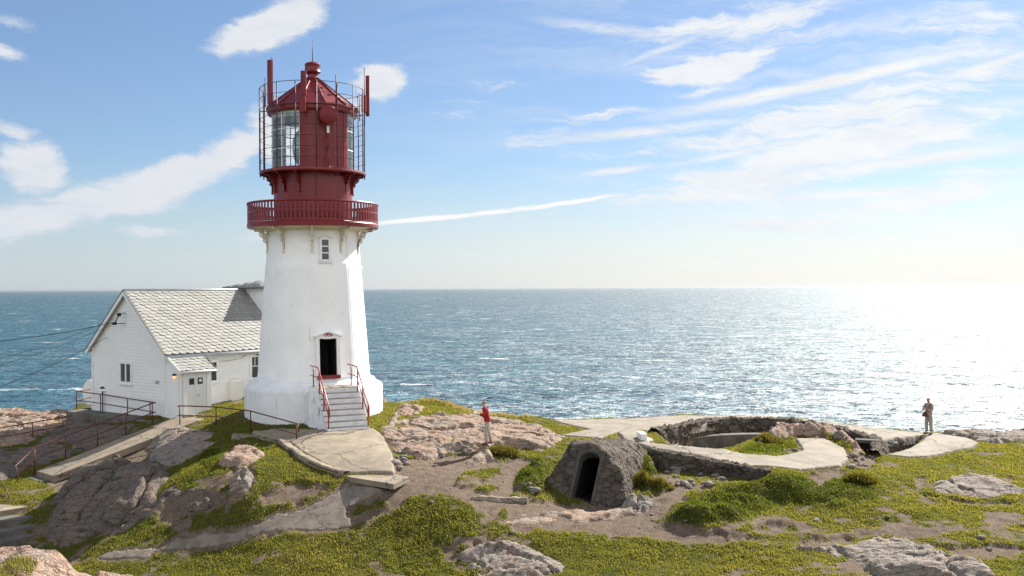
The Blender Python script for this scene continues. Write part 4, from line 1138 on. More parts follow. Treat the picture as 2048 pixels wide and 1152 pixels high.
mb = MB(); mb.tube([hp(td, -.05, ze), hp(td, -.2, ze + .02)], .035, 8); mb.build('wall_lamp', M['black'], HOUSE)
# entrance porch
PQ, PW, PZ = 1.124, 1.73, -3.72
mb = MB(); mb.hexa([hp(.012, .2, HBZ), hp(PW, .2, HBZ), hp(PW, -PQ, HBZ), hp(.012, -PQ, HBZ)], [hp(.012, .2, -3.1), hp(PW, .2, -3.1), hp(PW, -PQ, PZ), hp(.012, -PQ, PZ)])
mb.build('porch_wall', M['siding'], HOUSE)
mb = MB(); boards(mb, lambda s, o, z: hp(.012 - o, -s, z), HBZ + .3, -3.15, lambda z: (.02, PQ - .03 if z < PZ else .02 + (PQ - .05) * (-3.1 - z) / (-3.1 - PZ)))
mb.build('porch_weatherboards', M['trim'], HOUSE)
pr0 = hp(-.10, -.01, -3.02); pdn = ((hp(0, -PQ - .22, PZ - .10)) - hp(0, -.01, -3.02)); psl = pdn.length; pdn.normalize()
mb = MB(); slates(mb, pr0 + Vector((0, 0, .04)), SDv, pdn, PW + .22, psl, .36, .21); pro = mb.build('porch_roof', M['slate'], HOUSE)
mb = MB(); slab(pr0 + Vector((0, 0, .035)), SDv, pdn, PW + .22, psl - .02, .07, mb); mb.build('porch_roof_deck', M['zinc'], pro)
for tt_ in (-.13, PW + .12):
    mb = MB(); p = hp(tt_, -.01, -2.94); q = p + pdn * (psl + .04); up = Vector((0, 0, .04))
    mb.hexa([p + up, q + up, q - Vector((0, 0, .12)), p - Vector((0, 0, .12))], [v + SDv * .035 for v in (p + up, q + up, q - Vector((0, 0, .12)), p - Vector((0, 0, .12)))]); mb.build('verge_board', M['trim'] if tt_ < 0 else M['metal_roof'], pro)
mb = MB(); mb.tube([pr0 + pdn * psl + ND * .03, pr0 + SDv * (PW + .22) + pdn * psl + ND * .03], .05, 8); mb.build('porch_gutter', M['trim'], pro)
dw, dz0, dz1 = 1.16, -5.84, -3.93
dc = PW / 2 + .02
def pp(t, o, z): return hp(t, -PQ - o, z)
mb = MB()
for sg in (-1, 1): mb.box(pp(dc + sg * (dw / 2 + .06), .02, (dz0 + dz1) / 2), (.12, .08, dz1 - dz0 + .1), RZ_S)
mb.box(pp(dc, .021, dz1 + .07), (dw, .08, .12), RZ_S); mb.build('door_frame', M['trim'], HOUSE)
for sg in (-1, 1):
    mb = MB(); cx = dc + sg * dw / 4
    mb.box(pp(cx, .005, (dz0 + dz1) / 2), (dw / 2 - .012, .05, dz1 - dz0), RZ_S)
    for k in range(3): mb.box(pp(cx - sg * (.01) + (k - 1) * .17, .032, dz0 + .58), (.15, .012, 1.02), RZ_S)
    d = mb.build('door', M['trim'], HOUSE)
    mb = MB(); mb.box(pp(cx - sg * .06, .034, dz1 - .36), (.27, .02, .30), RZ_S); mb.build('door_pane', M['window'], d)
    if sg > 0:
        mb = MB(); mb.box(pp(cx - .06, .048, dz1 - .34), (.15, .01, .13), RZ_S); mb.build('notice', M['paper'], d)
        mb = MB(); mb.tube([pp(cx - .22, .03, -4.95), pp(cx - .22, .09, -4.95), pp(cx - .10, .09, -4.95)], .014, 6); mb.build('handle', M['black'], d)
mb = MB(); mb.box(pp(dc, .12, dz0 - .07), (dw + .3, .34, .12), RZ_S); mb.build('door_step', M['concrete'], HOUSE)
for t_p in (.07, PW - .07):
    mb = MB(); mb.box(pp(t_p, -.02, (HBZ + PZ) / 2 - .02), (.13, .14, PZ - HBZ - .08), RZ_S); mb.build('corner_board', M['trim'], HOUSE)
# lamp by the door: black cap with a warm bulb glass
lp = hp(-.11, -PQ + .22, -3.98)
mb = MB(); mb.lathe([(.0, .10), (.07, .09), (.10, .03), (.10, .0), (.0, .0)], 14, (lp.x, lp.y, lp.z)); lam = mb.build('porch_lamp', M['black'], HOUSE)
def lampglass():
    m, N_, b = new_mat('lit lamp glass'); b.inputs['Base Color'].default_value = (.8, .62, .35, 1); b.inputs['Emission Color'].default_value = (1, .62, .22, 1); b.inputs['Emission Strength'].default_value = .3; b.inputs['Roughness'].default_value = .3
    return m
mb = MB(); mb.lathe([(.075, .0), (.085, -.06), (.06, -.14), (.0, -.16)], 14, (lp.x, lp.y, lp.z)); mb.build('lamp_glass', lampglass(), lam)
mb = MB(); mb.lathe([(.0, .08), (.09, .04), (.09, -.04), (.0, -.08)], 12, tuple(hp(-.08, .55, -4.35) - Vector((0, 0, .0)))); mb.build('outdoor_siren', M['zinc'], HOUSE)
# taller cross block with a low hipped metal roof
BT0, BT1, BS0, BS1 = 6.97, 9.9, 1.62, 4.2
mb = MB(); mb.hexa([hp(BT0, BS0, -3.2), hp(BT1, BS0, -3.2), hp(BT1, BS1, -3.2), hp(BT0, BS1, -3.2)], [hp(BT0, BS0, .04), hp(BT1, BS0, .04), hp(BT1, BS1, .04), hp(BT0, BS1, .04)]); mb.build('upper_block', M['trim'], HOUSE)
ex = [hp(BT0 - .42, BS0 - .42, .05), hp(BT1 + .4, BS0 - .42, .05), hp(BT1 + .4, BS1 + .42, .05), hp(BT0 - .42, BS1 + .42, .05)]
ap = hp((BT0 + BT1) / 2, (BS0 + BS1) / 2, .56)
mb = MB(); mb.hexa(ex, [v + Vector((0, 0, .06)) for v in ex]); v2 = [v + Vector((0, 0, .063)) for v in ex]
mb.add(v2 + [ap], [(0, 1, 4), (1, 2, 4), (2, 3, 4), (3, 0, 4)]); hr_ = mb.build('hipped_roof', M['metal_roof'], HOUSE)
mb = MB()
for i in range(4):
    a, b = v2[i], v2[(i + 1) % 4]
    mb.tube([a, ap], .022, 5)
    for k in range(1, 9):
        f = k / 9; p = a.lerp(b, f); top = a.lerp(ap, min(1, 2 * min(f, 1 - f))) if f <= .5 else b.lerp(ap, min(1, 2 * (1 - f)))
        mb.tube([p, top], .016, 5)
mb.build('roof_seam', M['metal_roof'], hr_)
# power cable bracket on the gable
s_, z_ = gable_pt(250, 642)
mb = MB(); mb.tube([hp(-.02, s_ - .1, z_ + .4), hp(-.35, s_, z_ + .36)], .02, 6); mb.box(hp(-.3, s_ + .02, z_ + .32), (.16, .13, .16), RZ_G); mb.tube([hp(-.3, s_ + .02, z_ + .3), hp(-.42, s_ + .22, z_ - .1)], .03, 6); mb.box(hp(-.42, s_ + .24, z_ - .12), (.2, .14, .13), RZ_G); mb.tube([hp(-.02, s_ - .1, z_ - .1), hp(-.45, s_ + .1, z_ - .12)], .018, 6)
mb.build('cable_bracket', M['black'], HOUSE)
# overhead lines
def wire(name, p0, p1, sag, r, mat, label):
    p0, p1 = Vector(p0), Vector(p1)
    pts_ = []
    for k in range(25):
        f = k / 24; p = p0.lerp(p1, f); p.z -= sag * 4 * f * (1 - f); pts_.append(p)
    mb = MB(); mb.tube(pts_, r, 6); tag(mb.build(name, mat), label, 'cable', 'overhead lines to the gable')
WIRES = [((246, 644), (-150, 692), .22, .017, 'thick black overhead cable ending at the bracket on the gable', 45), ((228, 638), (-150, 750), .30, .008, 'thin overhead line ending highest on the gable', 44),
         ((228, 649), (-150, 768), .25, .009, 'thin overhead line just below the highest one', 44), ((217, 674), (-150, 822), .30, .011, 'thin overhead line ending lowest on the gable', 43)]
for (p, q, sag, r, lab, Yq) in WIRES:
    s_, z_ = gable_pt(*p)
    wire('overhead_cable', hp(-.05 if r < .015 else -.42, s_, z_), atY(q[0], q[1], Yq), sag, r, M['black'], lab)
# white tank behind the house
tkc = atY(178, 786, 54.5)
mb = MB(); tv = Vector((SDv.x, SDv.y, 0)); gv = GD
rg = []
for o, r in ((0, .0), (0, .66), (.05, .72), (2.2, .72), (2.25, 0)):
    rg.append([Vector(tkc) + tv * o + (gv * math.cos(a) + Vector((0, 0, 1)) * math.sin(a)) * r for a in np.linspace(0, 2 * PI, 37)[:-1]])
vs = [p for k in rg for p in k]; mb.add(vs, [(j * 36 + i, j * 36 + (i + 1) % 36, (j + 1) * 36 + (i + 1) % 36, (j + 1) * 36 + i) for j in range(4) for i in range(36)], True)
for o in (.4, 1.8): mb.box(Vector(tkc) + tv * o - Vector((0, 0, .85)), (.15, .9, .6), RZ_S)
tag(mb.build('storage_tank', M['plastic'], auto=.6), 'white cylindrical tank behind the left corner of the house', 'tank')
# notice panel on the deck
nc = atY(205, 776, 50.2)
NB_ = thing('notice_board', 'small tilted white notice board on the deck by the gable wall', 'notice board', (nc[0], nc[1], -6.1))
mb = MB(); mb.tube([(nc[0], nc[1], -6.15), (nc[0], nc[1], nc[2])], .03, 8); mb.build('post', M['black'], NB_)
tl = Vector((.35, -.6, .72)).normalized(); xa = Vector((.9, .35, .25)).normalized(); ya = tl.cross(xa).normalized(); xa = ya.cross(tl)
mb = MB(); mb.box(nc, (.40, .42, .03), axes=(xa, ya, tl)); bd = mb.build('panel', M['paper'], NB_)
mb = MB(); mb.box(Vector(nc) + tl * .018, (.24, .16, .008), axes=(xa, ya, tl)); mb.build('print', M['sign_blue'], bd)
# ---------------------------------------------------------------- deck, ramp and steps left of the house
def topz(P, z): return [Vector((p[0], p[1], z)) for p in P]
def prism(mb, top, depth):
    top = [Vector([float(c) for c in p]) for p in top]
    return mb.hexa([p - Vector((0, 0, depth)) for p in top], top)
mb = MB()
prism(mb, [hp(-.03, -.15, -6.02), hp(-.78, -.05, -6.12), hp(-.85, 7.5, -6.14), hp(-.03, 7.5, -6.1)], 1.3)
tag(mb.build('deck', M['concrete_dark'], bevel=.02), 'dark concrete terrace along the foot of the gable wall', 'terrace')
U0, U1, Lw0, Lw1 = Vector((-15.75, 46.05, -5.92)), Vector((-20.0, 41.97, -7.57)), Vector((-14.2, 45.2, -5.90)), Vector((-18.75, 40.8, -7.57))
mb = MB(); prism(mb, [hp(-.05, -PQ + .3, -5.93), U0, Lw0, hp(PW + 1.2, -PQ - .5, -5.86), hp(PW + 1.4, -.2, -5.86), hp(0.2, -.2, -5.86)], .8)
tag(mb.build('porch_slab', M['concrete'], bevel=.02), 'sunlit concrete slab in front of the porch doors', 'slab')
RAMP = MB()
U0b, L0b = U0 - Vector((0, 0, .004)), Lw0 - Vector((0, 0, .004))
prism(RAMP, [U0b, U1, Lw1, L0b], .30)
RP = thing('ramp', 'long narrow sunlit concrete ramp descending from the porch', 'ramp', U1)
RAMP.build('ramp_surface', M['concrete'], RP, bevel=.015)
mb = MB()
for f0, f1 in ((.03, .22), (.4, .56), (.78, .97)):
    q = [U0b.lerp(U1, f0), U0b.lerp(U1, f1), L0b.lerp(Lw1, f1), L0b.lerp(Lw1, f0)]
    c = sum(q, Vector()) / 4; q = [c + (p - c) * .86 - Vector((0, 0, .3)) for p in q]
    mb = MB(); prism(mb, q, 1.6); mb.build('support', M['concrete_dark'], RP)
rd = (U1 - U0); rd.z = 0; rd.normalize()
STP = thing('ramp_steps', 'two dark concrete steps at the lower end of the ramp', 'steps', U1 + rd * .4)
for k in range(2):
    o0, o1 = rd * (.02 + .38 * k), rd * (.39 + .38 * k)
    z = -7.57 - .21 * (k + 1)
    wv = (Lw1 - U1) * .06
    q = [U1 + o0 - wv * 2, U1 + o1 - wv * 2, Lw1 + o1 - wv * 3, Lw1 + o0 - wv * 3]
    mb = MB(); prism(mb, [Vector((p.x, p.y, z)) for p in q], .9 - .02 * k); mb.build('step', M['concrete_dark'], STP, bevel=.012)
mb = MB(); prism(mb, [atZ(*p, -8.2) for p in ((-80, 985), (20, 975), (60, 982), (92, 1000), (72, 1010), (-80, 1035))], .5)
tag(mb.build('landing', M['concrete'], bevel=.02), 'sunlit concrete landing at the left edge below the ramp', 'landing')
LST = thing('lower_steps', 'dark wide concrete steps at the left edge below the landing', 'steps', atZ(20, 1060, -9.2))
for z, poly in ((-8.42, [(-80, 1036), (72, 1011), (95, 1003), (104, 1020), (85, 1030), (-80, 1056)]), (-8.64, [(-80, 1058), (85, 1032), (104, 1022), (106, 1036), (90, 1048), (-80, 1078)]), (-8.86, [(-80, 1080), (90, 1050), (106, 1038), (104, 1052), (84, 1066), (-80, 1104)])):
    mb = MB(); prism(mb, [atZ(*p, z) for p in poly], .8); mb.build('step', M['concrete_dark'], LST, bevel=.015)

# ---------------------------------------------------------------- railings
def railing(label, tops, posts, r=.028, mat='rust_rail', low=.5, lowpts=None, tail=None, group=None, name='railing'):
    """tops: world points of the hand rail; posts: (index along the rail as float, base z or length)"""
    tops = [Vector([float(c) for c in p]) for p in tops]
    R0 = thing(name, label, 'railing', tops[0] - Vector((0, 0, .9)), group)
    pts_ = tops + ([Vector(t) for t in tail] if tail else [])
    mb = MB(); mb.tube(pts_, r, 8); mb.build('handrail', M[mat], R0)
    lp_ = lowpts or [p - Vector((0, 0, low)) for p in tops]
    mb = MB(); mb.tube(lp_, r * .85, 8); mb.build('lower_rail', M[mat], R0)
    for f, ln in posts:
        i = min(int(f), len(tops) - 2); p = tops[i].lerp(tops[i + 1], f - i)
        mb = MB(); mb.tube([p - Vector((0, 0, ln)), p], r * .95, 8); mb.build('post', M[mat], R0)
    return R0
# deck railing: top points from the photo at the surveyed depth
dk = [atY(187, 777, 52.0), atY(153, 782.5, 51.4), atY(201, 788.5, 50.0), atY(255, 797, 48.2), atY(300, 803.5, 46.9), atY(310.5, 805.5, 46.6)]
railing('dark red pipe railing round the terrace at the gable wall', dk, [(0, .93), (1, .95), (2, .93), (3, .93), (4, 1.05)], low=.45)
rp = [atY(310, 804.5, 46.5), atY(195, 848, 44.4), atY(69, 896, 42.1), atY(31, 932, 41.2), atY(36, 951, 41.0)]
railing('long dark red handrail along the upper side of the ramp', rp[:4], [(.05, 1.1), (1, 1.0), (2, 1.05), (.52, 1.0), (1.52, 1.0)], low=.45, tail=[rp[4], rp[4] - np.array((.05, 0, .45))])
md = [atY(353, 822, 44.9), atY(355.5, 813, 44.8), atY(360, 811.5, 44.7), atY(432, 814, 43.6), atY(501, 822, 41.9), atY(593, 847, 39.5), atY(597, 850, 39.3), atY(597, 864, 39.3)]
railing('dark red railing curving past the front of the tower base', md[1:7], [(.9, .84), (2, .80), (3, .84), (4, .95)], low=.42, tail=[md[7]])
bk = [atY(-60, 868, 45.4), atY(0, 856, 46.0), atY(65, 845, 46.8), atY(125.5, 835, 48.6), atY(143, 831, 49.3)]
railing('dark red railing in front of the sunlit rocks at the left edge', bk, [(0.2, 1.1), (2, .95), (3, .8)], low=.42)
lf = [atY(-60, 958, 39.6), atY(-5, 969, 39.2), atY(10, 975, 39.0), atY(17, 988, 38.8), atY(17, 1003, 38.8), atY(8, 1030, 38.6), atY(-4, 1050, 38.4)]
railing('dark red bent railing at the left edge by the landing', lf, [(.9, 1.1), (2.1, 1.15), (5.6, .7)], low=.35)

# ---------------------------------------------------------------- kerb, slab, block
def sweep(name, P, prof, mat, label, cat, res=.1, seed=1, amp=.03, zf=None, facet=.0, fs=3.0, kind=None, closed=False, smooth=True):
    """prof: list of (outward offset, z offset); P: plan polyline; outward = left of travel"""
    P = np.asarray(P, float)
    d = np.r_[0, np.cumsum(np.hypot(*np.diff(P, axis=0).T))]
    n = max(3, int(d[-1] / res)); s = np.linspace(0, d[-1], n + 1)
    # smooth the polyline a little
    x, y = np.interp(s, d, P[:, 0]), np.interp(s, d, P[:, 1])
    k = max(1, int(.35 / res)); ker = np.ones(2 * k + 1) / (2 * k + 1)
    xs = np.convolve(np.r_[np.full(k, x[0]), x, np.full(k, x[-1])], ker, 'valid'); ys = np.convolve(np.r_[np.full(k, y[0]), y, np.full(k, y[-1])], ker, 'valid')
    x, y = xs, ys
    tx, ty = np.gradient(x), np.gradient(y); L = np.hypot(tx, ty); nx, ny = -ty / L, tx / L
    z0 = zf(x, y) if zf else base(x, y)
    # resample the profile
    pr = np.array(prof, float); pd = np.r_[0, np.cumsum(np.hypot(*np.diff(pr, axis=0).T))]
    m = max(len(prof), int(pd[-1] / res)); ps = np.unique(np.r_[np.linspace(0, pd[-1], m + 1), pd]); po, pz = np.interp(ps, pd, pr[:, 0]), np.interp(ps, pd, pr[:, 1])
    po_, pz_ = np.gradient(po), np.gradient(pz); pl = np.hypot(po_, pz_) + 1e-9; no, nz = pz_ / pl * -1, po_ / pl
    Sg, Pg = np.meshgrid(s, ps, indexing='ij')
    h, e = facets(Sg * fs * .7, Pg * fs * 1.15, seed); hh = facet * ((h - .5) * .9 - .8 * (1 - sstep(0, .14, e))) + amp * fbm(Sg * 4, Pg * 4, 4, seed + 3)
    O = po[None, :] + no[None, :] * hh; Zz = pz[None, :] + nz[None, :] * hh
    V = np.stack([(x[:, None] + nx[:, None] * O).ravel(), (y[:, None] + ny[:, None] * O).ravel(), (z0[:, None] + Zz).ravel()], 1)
    ids = np.arange(Sg.size).reshape(Sg.shape)
    Fq = np.stack([ids[:-1, :-1].ravel(), ids[1:, :-1].ravel(), ids[1:, 1:].ravel(), ids[:-1, 1:].ravel()], 1)
    o = grid_mesh(name, V, Fq, mat, smooth=smooth)
    return tag(o, label, cat, kind=kind)
kp = plan([(512, 868), (524, 875), (548, 880), (565, 886), (577, 899), (600, 915), (638, 935), (668, 944), (697, 951)])
sweep('kerb', kp, [(-.18, -.5), (-.17, .08), (-.12, .15), (.12, .15), (.17, .10), (.19, -.3)], M['concrete'], 'curved concrete kerb along the lower edge of the pad by the tower', 'kerb', res=.07, seed=4, amp=.035)
zs_ = -6.62
mb = MB(); prism(mb, [atZ(693, 951, zs_), atZ(788, 948.5, zs_ + .02), atZ(819, 953, zs_ - .02), atZ(787, 968, zs_ - .05), atZ(700, 954, zs_)], .20)
tag(mb.build('doorstep_slab', M['concrete'], bevel=.012), 'wedge shaped concrete slab step at the end of the pad', 'slab')
bc = atZ(490, 869, -6.02)
mb = MB(); mb.box((bc[0], bc[1], -6.40), (1.05, .95, .76), math.radians(12))
tag(mb.build('concrete_block', M['concrete'], bevel=.02), 'low square concrete block left of the kerb below the tower', 'block')
# wooden or stone kerb lying in the gravel
bp = plan([(938, 990), (970, 993), (1010, 997), (1056, 1000)])
sweep('kerb_stone', bp, [(-.14, -.2), (-.15, .05), (-.08, .17), (.06, .17), (.13, .08), (.15, -.2)], M['concrete'], 'long low kerb of concrete ending beside the stone shelter', 'kerb', res=.06, seed=9, amp=.06, zf=lambda x, y: full(x, y) - np.linspace(.12, 0, len(x)))

# ---------------------------------------------------------------- gun pit
pw_ = P_pit[:13]
pit_out = lambda x, y: base(x, y) + .10
sweep('gun_pit_wall', pw_[::-1], [(-.06, -1.9), (.02, -.9), (.05, -.12), (.0, .03), (-.15, .09), (-.42, .06), (-.6, -.15)], M['rock_wall'], 'long curved dark stone wall lining the far side of the gun pit', 'wall', res=.06, seed=14, amp=.04, zf=pit_out, facet=.09, fs=2.3)
GC = np.array((10.9, 42.5))
bl = np.array([GC + r * np.array((math.cos(a), math.sin(a))) for a, r in zip(np.radians(np.linspace(176, 58, 30)), np.linspace(3.95, 4.05, 30))])
sweep('gun_pit_bench', bl[::-1], [(.06, -1.3), (.06, .0), (-.45, .0), (-.45, -.3)], M['concrete_dark'], 'low curved concrete ledge inside the gun pit', 'ledge', res=.07, seed=16, amp=.01, zf=lambda x, y: np.full(len(x), -6.86))  # darker concrete carries the shade of its near face
rw = plan([(1296, 901), (1320, 906), (1350, 912), (1400, 921), (1450, 931), (1500, 940), (1545, 946)])
sweep('retaining_wall', rw[::-1], [(.20, .02), (-.10, .04), (-.17, -.08), (-.22, -.5), (-.30, -1.1)], M['rock_wall'], 'low rough dark stone wall under the near edge of the concrete apron', 'wall', res=.06, seed=18, amp=.05, facet=.15, fs=2.8, zf=lambda x, y: base(x, y) + .03) if False else \
sweep('retaining_wall', rw, [(.25, .045), (-.02, .045), (-.07, -.06), (-.12, -.45), (-.20, -1.1)], M['rock_wall'], 'low rough dark stone wall under the near edge of the concrete apron', 'wall', res=.05, seed=18, amp=.04, facet=.09, fs=2.6, zf=lambda x, y: base(x, y) + .03)
wb = thing('stepped_block', 'small white painted stepped concrete block at the left end of the gun pit', 'block', atZ(1290, 889, -6.3))
p0 = atZ(1286, 889, -6.28); sx_ = Vector((1, .12, 0)).normalized(); sy_ = Vector((-.12, 1, 0)).normalized()
mb = MB(); mb.box(Vector(p0) + Vector((0, .3, .16)), (.25, .7, .54), axes=(sx_, sy_, Vector((0, 0, 1)))); mb.build('upper_step', M['white_concrete'], wb, bevel=.01)
mb = MB(); mb.box(Vector(p0) + sx_ * .252 + Vector((0, .3, .02)), (.25, .7, .32), axes=(sx_, sy_, Vector((0, 0, 1)))); mb.build('lower_step', M['white_concrete'], wb, bevel=.01)
# dark doorway in the right part of the pit wall
q = ground(1738, 888)
dn_ = atY(1735, 886, q[1] - .4)
nk = thing('bunker_niche', 'dark doorway niche in the right end of the gun pit wall', 'doorway', (dn_[0], dn_[1], -7.6))
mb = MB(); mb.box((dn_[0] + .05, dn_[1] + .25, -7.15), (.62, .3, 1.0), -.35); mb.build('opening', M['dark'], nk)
mb = MB(); mb.box((dn_[0] + .05, dn_[1] + .2, -6.60), (.95, .5, .14), -.35); mb.build('lintel', M['frame_stone'], nk, bevel=.02)
for sg in (-1, 1):
    mb = MB(); mb.box((dn_[0] + .05 + sg * .41, dn_[1] + .2 - sg * .16, -7.15), (.18, .42, .95), -.35); mb.build('jamb', M['concrete_dark'], nk, bevel=.02)

# ---------------------------------------------------------------- stone shelter with an arched doorway
SB = np.array((2.36, 35.25)); nh = np.array((.397, .917)); nh /= np.hypot(*nh); ah = np.array((nh[1], -nh[0]))
Z0s = -7.62; SLP = 1.26
def sh_coords(x, y): return (x - SB[0]) * ah[0] + (y - SB[1]) * ah[1], (x - SB[0]) * nh[0] + (y - SB[1]) * nh[1]
def sh_z(x, y, sd=None, rel=True):
    a, d = sh_coords(x, y)
    zf_ = Z0s + d * SLP
    top = -5.66 - .10 * np.clip(d - 1.4, 0, 9) - .10 * np.clip(a - .6, 0, 9) - .05 * np.clip(-.2 - a, 0, 9)
    zl = -7.45 + (a + 1.62 + .10 * np.clip(d, 0, 2)) * 2.1
    zr = np.minimum(-5.70 - (a - .12) * .72, -6.5 + (1.22 - a) * 1.9)
    kk = .07
    Z = -kk * np.log(np.exp(-zf_ / kk) + np.exp(-top / kk) + np.exp(-zl / kk) + np.exp(-zr / kk))
    if rel:
        h, e = facets(a * 2.3 + .3 * fbm(a * 2, d * 2, 2, 5), (d * 1.5) * 1.9, 120)
        fr = (np.abs(a) > .66).astype(float)
        Z = Z + (.09 * (h - .5) - .07 * (1 - sstep(0, .10, e))) * (.35 + .65 * fr) + .06 * fbm(x * 4, y * 4, 4, 121)
    return Z
DWs, DHs = .41, 1.60        # half width, height up
def in_door(x, y):
    a, d = sh_coords(x, y); u = d * SLP; yy_ = np.clip(u - (DHs - .28), 0, 9) / .28
    return (np.abs(a) < DWs * np.sqrt(np.clip(1 - yy_ ** 2, 0, 1))) & (u > -.2) & (u < DHs)
SHB = (SB[0] - 3.0, SB[0] + 3.6, SB[1] - 1.4, SB[1] + 5.5)
SHE = thing('stone_shelter', 'dark stone shelter with a leaning arched doorway', 'shelter', (SB[0], SB[1], Z0s))
xs = np.arange(SHB[0], SHB[1], .045); ys = np.arange(SHB[2], SHB[3], .045)
X, Y = np.meshgrid(xs, ys); Zs = sh_z(X, Y); gz_ = full(X.ravel(), Y.ravel()).reshape(X.shape)
a_, d_ = sh_coords(X, Y)
ok = (Zs > gz_ - .25) & ~in_door(X, Y) & (d_ < 4.8)
qd = ok[:-1, :-1] & ok[:-1, 1:] & ok[1:, :-1] & ok[1:, 1:]
ids = np.arange(X.size).reshape(X.shape); Fq = np.stack([ids[:-1, :-1][qd], ids[:-1, 1:][qd], ids[1:, 1:][qd], ids[1:, :-1][qd]], 1)
used = np.unique(Fq); rm = np.full(X.size, -1); rm[used] = np.arange(len(used))
grid_mesh('stone_wall', np.stack([X.ravel()[used], Y.ravel()[used], Zs.ravel()[used]], 1), rm[Fq], M['rock_wall'], SHE)
sl, x, y = raster(None, SHB); OCC[sl] = np.maximum(OCC[sl], (sh_z(x, y, rel=False) > HF[sl] - .03) * 1.)
def sP(a, u, o=0.0):
    """point on the sloping face: a across, u up, o out of the face"""
    d = u / SLP; nf = Vector((-nh[0] * SLP, -nh[1] * SLP, 1)).normalized()
    return Vector((SB[0] + ah[0] * a + nh[0] * d, SB[1] + ah[1] * a + nh[1] * d, Z0s + u)) + nf * o
# frame: jambs and the arch ring
for sg in (-1, 1):
    mb = MB()
    q0 = [(sg * (DWs - .03), 0), (sg * (DWs + .08), 0), (sg * (DWs + .08), DHs - .05), (sg * (DWs - .03), DHs - .22)]
    mb.hexa([sP(a, u - .1, -.35) for a, u in q0], [sP(a, u, .05) for a, u in q0]); mb.build('jamb', M['frame_stone'], SHE, bevel=.02)
mb = MB(); nA = 10
ins = [(DWs * .99 * math.cos(t), DHs - .28 + .28 * math.sin(t)) for t in np.linspace(0, PI, nA + 1)]
outs = [(.50 * math.cos(t), DHs - .05 + .15 * math.sin(t) ** .7 * 1.) for t in np.linspace(0, PI, nA + 1)]
for i in range(nA):
    q0 = [ins[i], ins[i + 1], outs[i + 1], outs[i]]
    mb.hexa([sP(a, u, -.35) for a, u in q0], [sP(a, u, .048) for a, u in q0])
mb.build('arch', M['frame_stone'], SHE)
# passage behind the opening
mb = MB()
hn = Vector((nh[0], nh[1], 0)); har = Vector((ah[0], ah[1], 0))
prof = [(-DWs, 0.0), (-DWs, DHs - .28)] + [(-DWs * math.cos(t), DHs - .28 + .28 * math.sin(t)) for t in np.linspace(.3, PI - .3, 7)] + [(DWs, DHs - .28), (DWs, 0.0)]
fr = [sP(a, u, -.02) for a, u in prof]; bkp = [Vector((SB[0], SB[1], Z0s + u * .8 - .2)) + har * a + hn * 4.2 for a, u in prof]
n_ = len(prof)
mb.add(fr + bkp, [(i, (i + 1) % n_, n_ + (i + 1) % n_, n_ + i) for i in range(n_)] + [tuple(range(n_, 2 * n_))])
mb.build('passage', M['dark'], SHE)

# ---------------------------------------------------------------- loose stones
def ico():
    bm = bmesh.new(); bmesh.ops.create_icosphere(bm, subdivisions=2, radius=1.0)
    v = np.array([tuple(p.co) for p in bm.verts]); f = [[q.index for q in p.verts] for p in bm.faces]; bm.free(); return v, np.array(f)
IV, IF = ico()
def stone(px, py, size, label, group, mat='rubble', flat=.55, seed=0, lift=.3):
    g = ground(px, py, full)
    r = np.random.default_rng(seed)
    v = IV.copy()
    for _ in range(6):
        n = r.normal(size=3); n /= np.linalg.norm(n); t = r.uniform(.55, .85); dd = v @ n; v -= np.where(dd > t, dd - t, 0)[:, None] * n
    v *= np.array((1, r.uniform(.6, .9), flat * r.uniform(.8, 1.2))) * size; a = r.uniform(0, PI)
    v = np.stack([v[:, 0] * math.cos(a) - v[:, 1] * math.sin(a), v[:, 0] * math.sin(a) + v[:, 1] * math.cos(a), v[:, 2]], 1)
    v += np.array((g[0], g[1], g[2] + size * flat * lift))
    o = grid_mesh('stone', v, IF, M[mat], smooth=False)
    return tag(o, label, 'stone', group)
rs = random.Random(11)
k = 0
def scatter(n, poly, s0, s1, label, group, **kw):
    global k
    xs_ = [p[0] for p in poly]; ys_ = [p[1] for p in poly]; P = np.array(poly, float); c = 0
    while c < n:
        px, py = rs.uniform(min(xs_), max(xs_)), rs.uniform(min(ys_), max(ys_))
        if sdpoly(P, np.array([px]), np.array([py]))[0] < 0: continue
        k += 1; c += 1; stone(px, py, rs.uniform(s0, s1) * (1 if rs.random() < .8 else 1.5), label, group, seed=k, **kw)
scatter(34, [(1325, 938), (1370, 935), (1450, 955), (1440, 968), (1400, 985), (1340, 972)], .06, .15, 'loose grey stone on the earth below the dark retaining wall', 'loose stones below the retaining wall')
scatter(16, [(789, 902), (806, 898), (816, 930), (806, 945), (790, 938)], .08, .17, 'pale loose stone along the right edge of the concrete pad', 'pale stones beside the concrete pad')
scatter(18, [(1688, 905), (1702, 898), (1748, 915), (1730, 935), (1700, 940)], .06, .16, 'loose stone in the rubble right of the apron', 'rubble right of the apron')
scatter(16, [(1752, 884), (1800, 880), (1806, 898), (1765, 902)], .10, .24, 'broken stone in the collapsed hole right of the gun pit', 'broken stones in the collapsed hole')
scatter(14, [(1530, 905), (1600, 893), (1602, 905), (1560, 914)], .05, .12, 'small stone at the right edge of the grassy mound in the pit', 'small stones on the pit mound')
scatter(10, [(1050, 975), (1058, 968), (1075, 985), (1062, 990)], .05, .12, 'small stone at the left foot of the stone shelter', 'small stones by the shelter')
scatter(22, [(1250, 1035), (1400, 1000), (1420, 1050), (1300, 1075)], .025, .055, 'tiny pebble on the bare earth right of the shelter slab', 'pebbles on the bare earth', flat=.5)
scatter(14, [(820, 900), (900, 895), (940, 905), (880, 920)], .06, .16, 'loose stone at the lower edge of the pink rock slope', 'stones at the foot of the pink slope')
